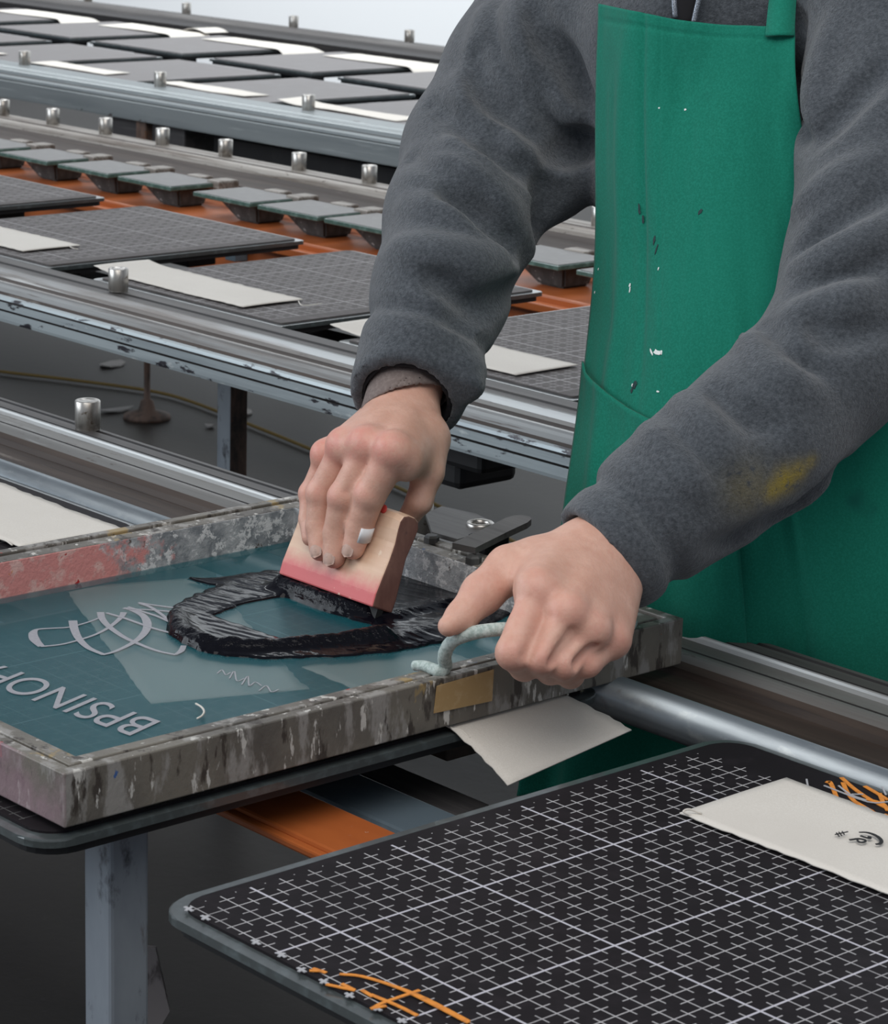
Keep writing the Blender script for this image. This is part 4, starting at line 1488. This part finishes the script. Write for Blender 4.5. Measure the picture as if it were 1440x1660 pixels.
Bf.add(HEAD + hd * .03 - fc * .012, HEAD + hd * .03 + fc * .01, .088, None, .03)
Bf.add(HEAD + fc * .03 - hd * .02, HEAD + fc * .045 - hd * .075, .062, .036, .03)
Bf.add(NECK, HEAD - fc * .01, .056, .06, .04)
Bf.add(HEAD + fc * .092 + hd * .01, HEAD + fc * .110 - hd * .028, .008, .014, .012)
Bf.add(HEAD + fc * .082 - hd * .065 - sd_ * .02, HEAD + fc * .082 - hd * .065 + sd_ * .02, .010, None, .01)
for q in (-1, 1):
    Bf.cut(HEAD + fc * .098 + hd * .018 + sd_ * .033 * q, HEAD + fc * .098 + hd * .018 + sd_ * .035 * q, .012, None, .012)
    Bf.add(HEAD + sd_ * .085 * q - fc * .015 + hd * .02, HEAD + sd_ * .083 * q - fc * .012 - hd * .02, .012, .010, .008)
VB, FB = Bf.mesh()
VB = relax(VB, FB, 2)
V = np.concatenate([VR, VL, VB])
F = np.concatenate([FR, FL + len(VR), FB + len(VR) + len(VL)])
me = mesh('body', V, F)
red = np.zeros(len(V))
for c, r, k in ([(RH[a][0] + SN * .015, .020, .75) for a in RH] + [(RH[a][1] + SN * .012, .012, .45) for a in RH] + [(RH[a][3], .010, .35) for a in RH] + [(LH[a][0] + TOC * .012, .016, .40) for a in LH] + [(LH[a][1] + TOC * .01, .014, .35) for a in LH] + [(tt[1], .02, .35), ((LH['index'][0] + LH['index'][1]) / 2, .02, .4)]):
    red = np.maximum(red, k * np.exp(-((V - c) ** 2).sum(1) / r ** 2))
attr(me, 'red', red)
put('body', me, m_skin, person)

# nails and the plaster on the index finger
for nm in ('index', 'middle', 'ring'):
    w = RH[nm]
    t = unit(w[3] - w[2])
    up_ = unit(SN - t * (SN @ t))
    up_ = unit(up_ * .9 + TOC * .45)
    up_ = unit(up_ - t * (up_ @ t))
    sx = np.cross(t, up_)
    rad = fing[nm][1][3]
    v, f = [], []
    for j in range(7):
        for i in range(7):
            a, b = (i - 3) / 3, (j - 3) / 3
            wv = math.sqrt(max(0, 1 - abs(b) ** 3)) if b > 0 else 1 - .15 * b * b
            v.append(w[3] + t * (.002 + .0068 * b) + sx * (a * .0064 * wv) + up_ * (rad * 1.05 + .0004 - .0030 * a * a * wv - .0010 * b * b))
    n0 = len(v)
    v += [q - up_ * .0012 for q in v]
    for j in range(6):
        for i in range(6):
            q = (j * 7 + i, j * 7 + i + 1, (j + 1) * 7 + i + 1, (j + 1) * 7 + i)
            f += [q, tuple(k + n0 for k in q)[::-1]]
    ed = [i for i in range(7)] + [7 * j + 6 for j in range(1, 7)] + [42 + i for i in range(5, -1, -1)] + [7 * j for j in range(5, 0, -1)]
    for a, b in zip(ed, ed[1:] + ed[:1]):
        f.append((a, b, b + n0, a + n0))
    put('fingernail', mesh('fingernail', v, f), m_nail, person)
w = RH['index']
t = unit(w[2] - w[1])
up_ = unit(TOC - t * (TOC @ t))
sx = np.cross(t, up_)
if sx @ RIGHT < 0:
    sx = -sx
cpt = w[2] + t * .001
v, f = [], []
rad = fing['index'][1][2] + .0006
for j in range(2):
    for i in range(7):
        a = math.radians(12 + i * 11)
        for k in (0, .0009):
            v.append(cpt + t * (-.0072 + .0145 * j) + (up_ * math.cos(a) + sx * math.sin(a)) * (rad + k))
for i in range(6):
    a, b = 2 * i, 14 + 2 * i
    f += [(a + 1, a + 3, b + 3, b + 1), (a, b, b + 2, a + 2), (a, a + 2, a + 3, a + 1), (b, b + 1, b + 3, b + 2)]
f += [(0, 1, 15, 14), (12, 26, 27, 13)]
put('sticking_plaster', mesh('sticking_plaster', v, f), m_plaster, person)

# ---- fleece jacket
lo = np.minimum.reduce([WR - .16, SHR - .16, SHL - .3, HIP - .22, P(900, 900, 2.2) - .05])
hi = np.maximum.reduce([SHR + .15, SHL + np.array((.16, .16, .12)), HIP + .22, P(1080, 900, 2.2) + .06])
J = Field(lo, hi, .0048)
rs_ = [(905, -20, 1.955, 108), (838, 118, 1.90, 116), (778, 248, 1.84, 122), (748, 355, 1.775, 121), (716, 470, 1.71, 109), (686, 570, 1.668, 97), (664, 628, 1.642, 93), (654, 672, 1.626, 84)]
RP = [atY(a, b, y) for a, b, y, _ in rs_]
RR = [rpx(p, q[3]) for p, q in zip(RP, rs_)]
ls_ = [(958, 896, 2.222, 80), (1002, 884, 2.235, 106), (1075, 822, 2.25, 112), (1150, 768, 2.262, 122), (1235, 706, 2.28, 130), (1350, 585, 2.31, 124), (1420, 440, 2.36, 146), (1445, 240, 2.42, 148), (1440, 20, 2.47, 140)]
LP = [P(a, b, d) for a, b, d, _ in ls_]
LR = [rpx(p, q[3]) for p, q in zip(LP, ls_)]
J.chain([HIP, P(1222, 600, 2.60), P(1196, 300, 2.62), P(1172, 60, 2.64), P(1150, -90, 2.65)], [.155, .138, .124, .140, .12], .04)
J.chain([SHR, P(1125, -90, 2.65), SHL], [.07, .09, .075], .05)
J.add(P(925, 60, 2.68), P(1000, 140, 2.70), .070, .055, .03)
J.add(P(935, 130, 2.66), P(965, 205, 2.66), .040, .020, .02)
J.chain(RP[:-1], RR[:-1], .018)
J.add(RP[6], RP[7], RR[6], RR[7] * 1.05, .008)
# sleeve slack hanging below the elbow, and the pull of cloth at the cuff button
J.add(atY(860, 215, 1.875), atY(892, 292, 1.855), rpx(RP[3], 82), rpx(RP[3], 70), .03)
J.add(atY(755, 610, 1.668), atY(762, 625, 1.665), rpx(RP[6], 36), rpx(RP[6], 26), .02)
J.chain(LP[1:], LR[1:], .018)
J.add(LP[0], LP[1], LR[0], LR[1], .006)


def fold(F_, pts, r, off, mode, k=.012, taper=True):
    w = []
    for q in catmull(pts, 4):
        h_ = F_.hit(*q)
        if h_ is not None:
            w.append(h_)
    n_ = len(w)
    for i in range(n_ - 1):
        c0, c1 = unit(CAM - w[i]), unit(CAM - w[i + 1])
        e = lambda t: (.35 + .65 * math.sin(math.pi * min(max(t, .08), .92))) if taper else 1
        r0, r1 = r * e(i / n_), r * e((i + 1) / n_)
        if mode == 'cut':
            F_.cut(w[i] + c0 * off * r, w[i + 1] + c1 * off * r, r0, r1, k)
        else:
            F_.add(w[i] - c0 * off * r, w[i + 1] - c1 * off * r, r0, r1, k)


Z7 = lambda pts: [(560 + x * .4219, x2 * .4219) for x, x2 in pts]
for pts in ([(440, 330), (500, 470), (600, 590), (700, 660), (800, 690)], [(555, 60), (540, 200), (570, 320), (650, 430), (740, 490)], [(420, 560), (520, 610), (620, 680), (700, 760)], [(640, 40), (700, 180), (790, 320), (900, 420)],
            [(300, 660), (420, 690), (540, 760), (660, 860)], [(250, 800), (400, 830), (560, 900), (690, 960)], [(210, 960), (350, 990), (500, 1020), (640, 1010)], [(830, 260), (880, 360), (930, 430)]):
    fold(J, Z7(pts), .013, .88, 'add', .020)
for pts, r in (([(470, 400), (560, 500), (660, 600), (760, 690), (830, 740)], .011), ([(330, 400), (430, 470), (560, 570), (660, 650)], .007), ([(250, 600), (360, 640), (460, 720), (560, 810), (660, 890), (720, 960)], .012), ([(380, 740), (480, 800), (600, 900), (700, 1000)], .008),
               ([(500, 170), (505, 270), (560, 370), (640, 450)], .009), ([(715, 0), (760, 120), (850, 270), (945, 440)], .012), ([(840, 170), (880, 270), (930, 390)], .008), ([(420, 1210), (520, 1190), (640, 1120), (720, 1050)], .010),
               ([(790, 600), (860, 570), (950, 540)], .013), ([(760, 700), (770, 800), (745, 900)], .012), ([(300, 1060), (400, 1100), (470, 1170)], .006)):
    fold(J, Z7(pts), r, .45, 'cut', .014)
Z8 = lambda pts: [(900 + x * .6027, y * .6027) for x, y in pts]
for pts, r in (([(690, 380), (740, 325), (820, 240), (896, 170)], .009), ([(640, 690), (700, 640), (770, 580), (896, 510)], .011), ([(640, 770), (760, 752), (896, 690)], .010), ([(650, 20), (648, 160), (656, 300), (668, 380)], .010), ([(700, 830), (740, 900), (896, 880)], .008),
               ([(300, 1110), (360, 1190), (430, 1260)], .006), ([(560, 880), (620, 960), (720, 1000)], .007), ([(430, 1480), (560, 1430), (700, 1350), (800, 1240)], .009), ([(420, 1040), (500, 1110), (600, 1150)], .006)):
    fold(J, Z8(pts), r * .9, .62, 'cut', .016)
for pts in ([(660, 560), (760, 500), (896, 430)], [(650, 730), (760, 690), (896, 620)], [(760, 60), (720, 200), (705, 330)], [(500, 900), (600, 1020), (700, 1080)], [(340, 1080), (420, 1180), (480, 1250)], [(250, 1160), (330, 1260), (390, 1330)], [(640, 860), (760, 820), (880, 800)]):
    fold(J, Z8(pts), .011, 1.0, 'add', .016)


def ringcut(F_, c, ax, rad, r):
    a = unit(np.cross(ax, (0.3, 0.2, 1)))
    b = np.cross(ax, a)
    n_ = 40
    q = []
    for i in range(n_ + 1):
        w = 2 * math.pi * i / n_
        dr = a * math.cos(w) + b * math.sin(w)
        # walk outwards to the surface
        for s_ in np.arange(rad * .4, rad * 1.9, .0015):
            p = c + dr * s_
            ij = np.round((p - F_.lo) / F_.h).astype(int)
            if (ij < 0).any() or (ij >= F_.n).any() or F_.D[tuple(ij)] > 0:
                break
        q.append(c + dr * (s_ + r * .35))
    for p0_, p1_ in zip(q[:-1], q[1:]):
        F_.cut(p0_, p1_, r, None, .006)


axR = unit(RP[5] - RP[7])
ringcut(J, (RP[5] * .75 + RP[4] * .25), unit(axR + np.array((.12, 0, .12))), RR[5], .0065)
axL = unit(LP[3] - LP[1])
ringcut(J, LP[1] * .68 + LP[2] * .32, unit(axL), LR[2], .0075)
# hollow cuffs
J.cut(RP[7] - axR * .06, RP[6] + axR * .03, RR[7] * .84, RR[6] * .80, .004)
RIM = unit(-axR + unit(CAM - WR) * .42)
J.half(RP[7] + axR * .012, RIM, .085)
J.cut(LP[0] - axL * .08, LP[2], LR[0] * .84, LR[1] * .72, .004)
J.half(LP[0] + axL * .004, -axL, .085)
VJ, FJ = J.mesh()
VJ = relax(VJ, FJ, 2)
me = mesh('fleece_jacket', VJ, FJ)
sc_ = [J.hit(x, y) for x, y in ((1255, 795), (1272, 780), (1292, 764), (1315, 750))]
st = np.zeros(len(VJ))
for c, r, k in zip(sc_, (.011, .012, .009, .006), (.8, 1, .85, .6)):
    if c is not None:
        st = np.maximum(st, k * np.exp(-((VJ - c) ** 2).sum(1) / r ** 2))
c = J.hit(1215, 795)
if c is not None:
    st = np.maximum(st, .22 * np.exp(-((VJ - c) ** 2).sum(1) / .022 ** 2))
attr(me, 'stain', st)
jk = put('fleece_jacket', me, m_fleece, person)

# black ring and taupe shirt cuff inside the right sleeve
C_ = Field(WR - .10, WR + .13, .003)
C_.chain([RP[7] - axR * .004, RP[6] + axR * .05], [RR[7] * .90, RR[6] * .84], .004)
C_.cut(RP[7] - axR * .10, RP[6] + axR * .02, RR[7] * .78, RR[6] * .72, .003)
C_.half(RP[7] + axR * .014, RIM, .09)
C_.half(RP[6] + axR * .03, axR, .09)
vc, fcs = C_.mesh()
put('black_cuff_ring', mesh('black_cuff_ring', relax(vc, fcs, 1), fcs), m_blackcloth, jk)
C_ = Field(WR - .10, WR + .15, .0022)
sb = WR + (RP[7] - WR) * .4
C_.add(WR - fa * .03 + RIGHT * -.002, WR + fa * .11, .0365, .040, .004)
C_.cut(WR - fa * .08 + RIGHT * -.002, WR + fa * .12, .0325, .036, .003)
C_.half(WR + fa * .010, -unit(fa + RIGHT * -.50), .08)
C_.half(WR + fa * .08, fa, .08)
vc, fcs = C_.mesh()
put('shirt_cuff', mesh('shirt_cuff', relax(vc, fcs, 2), fcs), m_shirt, person)

# trousers and shoes (below and behind the tables)
Tf = Field((HIP[0] - .30, HIP[1] - .22, 0.05), (HIP[0] + .30, HIP[1] + .24, HIP[2] + .05), .011)
for q in (-1, 1):
    hx = HIP + np.array((.085 * q, .01, -.04))
    Tf.chain([hx, np.array((HIP[0] + .11 * q, HIP[1] + .0, .46)), np.array((HIP[0] + .12 * q, HIP[1] + .04, .09))], [.105, .078, .066], .03)
vt, ft = Tf.mesh()
put('trousers', mesh('trousers', relax(vt, ft, 2), ft), m_trouser, person)
for q in (-1, 1):
    Sf = Field((HIP[0] + .12 * q - .09, HIP[1] - .24, -.01), (HIP[0] + .12 * q + .09, HIP[1] + .16, .13), .008)
    Sf.chain([(HIP[0] + .12 * q, HIP[1] + .07, .045), (HIP[0] + .125 * q, HIP[1] - .06, .043), (HIP[0] + .13 * q, HIP[1] - .16, .036)], [.045, .046, .036], .02)
    Sf.add((HIP[0] + .12 * q, HIP[1] + .05, .06), (HIP[0] + .12 * q, HIP[1] + .04, .10), .045, .05, .02)
    vs_, fs_ = Sf.mesh()
    vs_[:, 2] = np.maximum(vs_[:, 2], .001)
    put('shoe', mesh('shoe', vs_, fs_), m_shoe, person)
# eyes and lips
for q in (-1, 1):
    bm = bmesh.new()
    bmesh.ops.create_uvsphere(bm, u_segments=16, v_segments=10, radius=.0115)
    o = put('eye', bm_mesh('eye', bm, True), layered('dark_eye', (0.09, 0.06, 0.045), (), .2), person)
    o.location = Vector(HEAD + fc * .078 + hd * .016 + sd_ * .033 * q)
lp_ = [HEAD + fc * .089 - hd * .062 + sd_ * x_ - fc * (abs(x_) * .35) for x_ in (-.024, -.012, 0, .012, .024)]
put('lips', tube_mesh('lips', lp_, [.002, .005, .006, .005, .002], 10, 4), layered('lip_skin', (0.48, 0.20, 0.17), (), .5), person)
for q in (-1, 1):
    bw = [HEAD + fc * .090 + hd * (.036 + .004 * math.sin(k_ * 1.5)) + sd_ * q * (.016 + .012 * k_) - fc * .006 * k_ for k_ in range(4)]
    put('eyebrow', tube_mesh('eyebrow', bw, [.002, .004, .004, .0015], 8, 4), m_hair, person)
# hair
Hf = Field(HEAD - .16, HEAD + .18, .007)
Hf.add(HEAD + hd * .04 - fc * .022, HEAD + hd * .04 - fc * .002, .092, None, .02)
Hf.add(HEAD - fc * .06 + hd * .0, HEAD - fc * .06 - hd * .05, .05, .03, .03)
Hf.cut(HEAD + fc * .16 - hd * .01, HEAD + fc * .12 - hd * .08, .11, None, .02)
vh, fh = Hf.mesh()
put('hair', mesh('hair', relax(vh, fh, 2), fh), m_hair, person)

# ---- apron: a draped sheet through control rows (left edge, middle, right edge)
rows = [[(970, 6, 2.555), (1030, 18, 2.488), (1110, 34, 2.465), (1200, 42, 2.452), (1289, 44, 2.438)],
        [(967, 120, 2.560), (1030, 125, 2.488), (1110, 130, 2.465), (1210, 135, 2.440), (1291, 130, 2.430)],
        [(965, 240, 2.570), (1030, 245, 2.492), (1110, 250, 2.452), (1215, 250, 2.425), (1306, 240, 2.425)],
        [(964, 420, 2.575), (1035, 425, 2.490), (1115, 430, 2.435), (1230, 430, 2.410), (1345, 425, 2.415)],
        [(947, 600, 2.555), (1030, 605, 2.470), (1120, 610, 2.420), (1250, 610, 2.395), (1420, 605, 2.405)],
        [(921, 790, 2.530), (1015, 800, 2.455), (1125, 805, 2.412), (1290, 805, 2.390), (1520, 800, 2.400)],
        [(900, 960, 2.540), (1000, 985, 2.470), (1130, 1000, 2.432), (1320, 1000, 2.405), (1560, 1000, 2.410)],
        [(868, 1130, 2.580), (980, 1150, 2.520), (1130, 1170, 2.480), (1330, 1180, 2.450), (1580, 1180, 2.440)],
        [(838, 1290, 2.620), (960, 1300, 2.560), (1130, 1330, 2.520), (1340, 1350, 2.490), (1600, 1360, 2.480)]]
CR = np.array([[P(*q) for q in r] for r in rows])
NU, NV = 110, 190
A1 = np.stack([np.stack([np.interp(0, [0], [0]) * 0 + catmull(r, 30)], 0)[0] for r in CR])       # across
us = np.linspace(0, A1.shape[1] - 1, NU)
A1 = np.stack([np.stack([np.interp(us, np.arange(A1.shape[1]), r[:, i]) for i in range(3)], 1) for r in A1])
A2 = np.stack([catmull(A1[:, j], 30) for j in range(NU)], 1)
vs2 = np.linspace(0, A2.shape[0] - 1, NV)
A2 = np.stack([np.stack([np.interp(vs2, np.arange(A2.shape[0]), A2[:, j, i]) for i in range(3)], 1) for j in range(NU)], 1)
du = np.gradient(A2, axis=1)
dv_ = np.gradient(A2, axis=0)
nn = np.cross(du, dv_)
nn /= np.linalg.norm(nn, axis=2, keepdims=True)
if (nn[NV // 2, NU // 2] @ FWD) > 0:
    nn = -nn
uu_, vv_ = np.meshgrid(np.linspace(0, 1, NU), np.linspace(0, 1, NV))
vn = lambda su, sv, seed: vnoise(uu_ * su, vv_ * sv, 1.0, seed) - .5
edge_in = np.clip(np.minimum(uu_, 1 - uu_) / .08, 0, 1)
drape = .0055 * vn(6, 4, 11) + .0030 * vn(14, 7, 12) + .0012 * vn(30, 18, 13)
drape += .006 * np.exp(-((uu_ - .16 - .03 * np.sin(vv_ * 7)) / .035) ** 2) * np.clip((vv_ - .05) / .2, 0, 1)
drape -= .004 * np.exp(-((uu_ - .30 + .04 * vv_) / .02) ** 2) * np.clip((.62 - vv_) / .3, 0, 1)
drape += .010 * np.sin(uu_ * 22 + vv_ * 3) * np.clip((vv_ - .6) / .3, 0, 1)
drape -= .0016 * np.exp(-((vv_ - .028) / .003) ** 2)                    # stitched hem along the bib
drape -= .0018 * np.exp(-((uu_ - .385) / .004) ** 2) * (vv_ < .6) * .4
drape -= .004 * np.exp(-((uu_ - .73) / .006) ** 2) * (vv_ > .5)        # seam of the skirt
AP = A2 + nn * (drape * (.25 + .75 * edge_in))[..., None]


def sheet(name, G, m, parent, th=.0016):
    nv_, nu_ = G.shape[:2]
    f = [(j * nu_ + i, j * nu_ + i + 1, (j + 1) * nu_ + i + 1, (j + 1) * nu_ + i) for j in range(nv_ - 1) for i in range(nu_ - 1)]
    o = put(name, mesh(name, G.reshape(-1, 3), f), m, parent)
    s_ = o.modifiers.new('cloth_thickness', 'SOLIDIFY')
    s_.thickness = th
    s_.offset = 0
    return o


apr = sheet('apron', AP, m_apron, person)


def onapron(px, py, off=.0012):
    pr = proj(AP.reshape(-1, 3))
    k = np.argmin(((pr - (px, py)) ** 2).sum(1))
    j, i = divmod(k, NU)
    return AP[j, i] + nn[j, i] * off, j, i


# pocket: a second layer with a curved, gaping mouth
pl_ = np.array([(946, 568), (951, 586), (960, 604), (975, 621), (1000, 642), (1030, 664), (1066, 683), (1140, 705), (1260, 720)], float)
nu_p = int(NU * .62)
prj = proj(AP)
cols = []
for i in range(1, nu_p):
    py_ = prj[:, i, 1]
    px_ = prj[:, i, 0]
    dl = py_ - np.interp(px_, pl_[:, 0], pl_[:, 1])
    j1 = max(int(np.argmax(dl > 0)), 1)
    j0 = j1 - 1 + dl[j1 - 1] / (dl[j1 - 1] - dl[j1] - 1e-9)
    jj = np.linspace(j0, NV * .80, 46)
    off_ = .0035 + .006 * np.exp(-np.linspace(0, 1, 46) / .10) * min(1, i / 6.)
    c3 = np.stack([np.interp(jj, np.arange(NV), AP[:, i, k]) for k in range(3)], 1) + np.stack([np.interp(jj, np.arange(NV), nn[:, i, k]) for k in range(3)], 1) * off_[:, None]
    cols.append(c3)
sheet('pocket', np.stack(cols, 1), m_apron, apr, .002)
# neck strap
sp_ = [(1268, 58, 2.434), (1270, 20, 2.448), (1272, -20, 2.462), (1272, -90, 2.50), (1250, -170, 2.57), (1200, -215, 2.66)]
G = []
for t_ in catmull(sp_, 8):
    w0, w1 = P(t_[0] - 24 + max(0, t_[1] - 0) * -.05, t_[1], t_[2] + .004), P(t_[0] + 20, t_[1], t_[2])
    G.append([w0, (w0 + w1) / 2 + TOC * .002, w1])
sheet('neck_strap', np.array(G), m_apron, apr, .0022)
# flecks of paint
def flecks(name, items, m):
    parts = []
    for px, py, rx, ry, ang in items:
        c, j, i = onapron(px, py, .0011)
        n_ = nn[j, i]
        a = unit(np.cross(n_, (0, 0, 1)))
        if a @ RIGHT < 0:
            a = -a
        b = np.cross(n_, a)
        if b[2] < 0:
            b = -b
        ca, sa = math.cos(ang), math.sin(ang)
        rr = np.random.RandomState(int(px + py))
        v = []
        for h_, k_ in ((0, 1), (.00025, .85)):
            for q in range(12):
                w_ = 2 * math.pi * q / 12
                r_ = (.65 + .6 * rr.rand()) * k_
                x_, y_ = rx * r_ * math.cos(w_), ry * r_ * math.sin(w_)
                v.append(c + a * (x_ * ca - y_ * sa) + b * (x_ * sa + y_ * ca) + n_ * h_)
        f = [tuple(range(12, 24))] + [(q, (q + 1) % 12, 12 + (q + 1) % 12, 12 + q) for q in range(12)]
        parts.append((v, f))
    for v, f in parts:
        put(name, mesh(name, v, f, False), m, apr)


mm = .001
flecks('paint_fleck', [(1066, 574, 5 * mm, 2.2 * mm, -.1), (1058, 570, 3.5 * mm, 1.2 * mm, -.8), (1072, 571, 2.5 * mm, 2 * mm, .3), (1021, 690, 4.5 * mm, 1.6 * mm, 0), (1024, 688, 1.6 * mm, 2.8 * mm, 0), (1021, 472, 1.4 * mm, 3 * mm, .2), (1022, 464, 1.8 * mm, 1.6 * mm, 0), (967, 474, 1.1 * mm, 1.4 * mm, 0),
                        (1113, 180, 1.4 * mm, 1.1 * mm, 0), (1068, 177, 1 * mm, .9 * mm, 0), (971, 437, .9 * mm, 1.3 * mm, 0), (949, 620, .8 * mm, 4 * mm, .3), (1070, 432, .8 * mm, 1.8 * mm, 0), (1028, 623, .8 * mm, 1.6 * mm, 0), (1068, 633, 2.2 * mm, .8 * mm, 0)], m_stainw)
flecks('ink_stain', [(1038, 340, 1.8 * mm, 6.5 * mm, .35), (1045, 353, 2.2 * mm, 4.2 * mm, .3), (1063, 386, 1.5 * mm, 4.5 * mm, .1), (1065, 402, 1.0 * mm, 5 * mm, -.15), (1029, 624, 3.4 * mm, 3.6 * mm, -.5), (1027, 632, 1.5 * mm, 3.4 * mm, 0), (1138, 343, 1.5 * mm, 3 * mm, -.6)], m_staind)

# zip and dark shirt in the jacket's open collar
zp = [[(1090, -60, 2.478), (1092, -20, 2.476), (1093, 0, 2.474), (1095, 30, 2.474)], [(1148, -60, 2.468), (1138, -15, 2.468), (1132, 5, 2.468), (1124, 40, 2.470)]]
for z in zp:
    put('zip', tube_mesh('zip', [P(*q) for q in z], .0026, 8, 5), layered('zip_teeth', (0.12, 0.135, 0.16), [(900, (1, 1, 1), .5, .55, (0.30, 0.33, 0.38))], .4, .5), jk)
G = []
for t_ in np.linspace(0, 1, 8):
    y_ = -70 + 115 * t_
    G.append([P(1090 + (k / 4) * (1150 - 24 * t_ - 1090), y_, 2.482 - .004 * math.sin(math.pi * k / 4)) for k in range(5)])
sheet('dark_shirt_front', np.array(G), m_blackcloth, jk, .002)
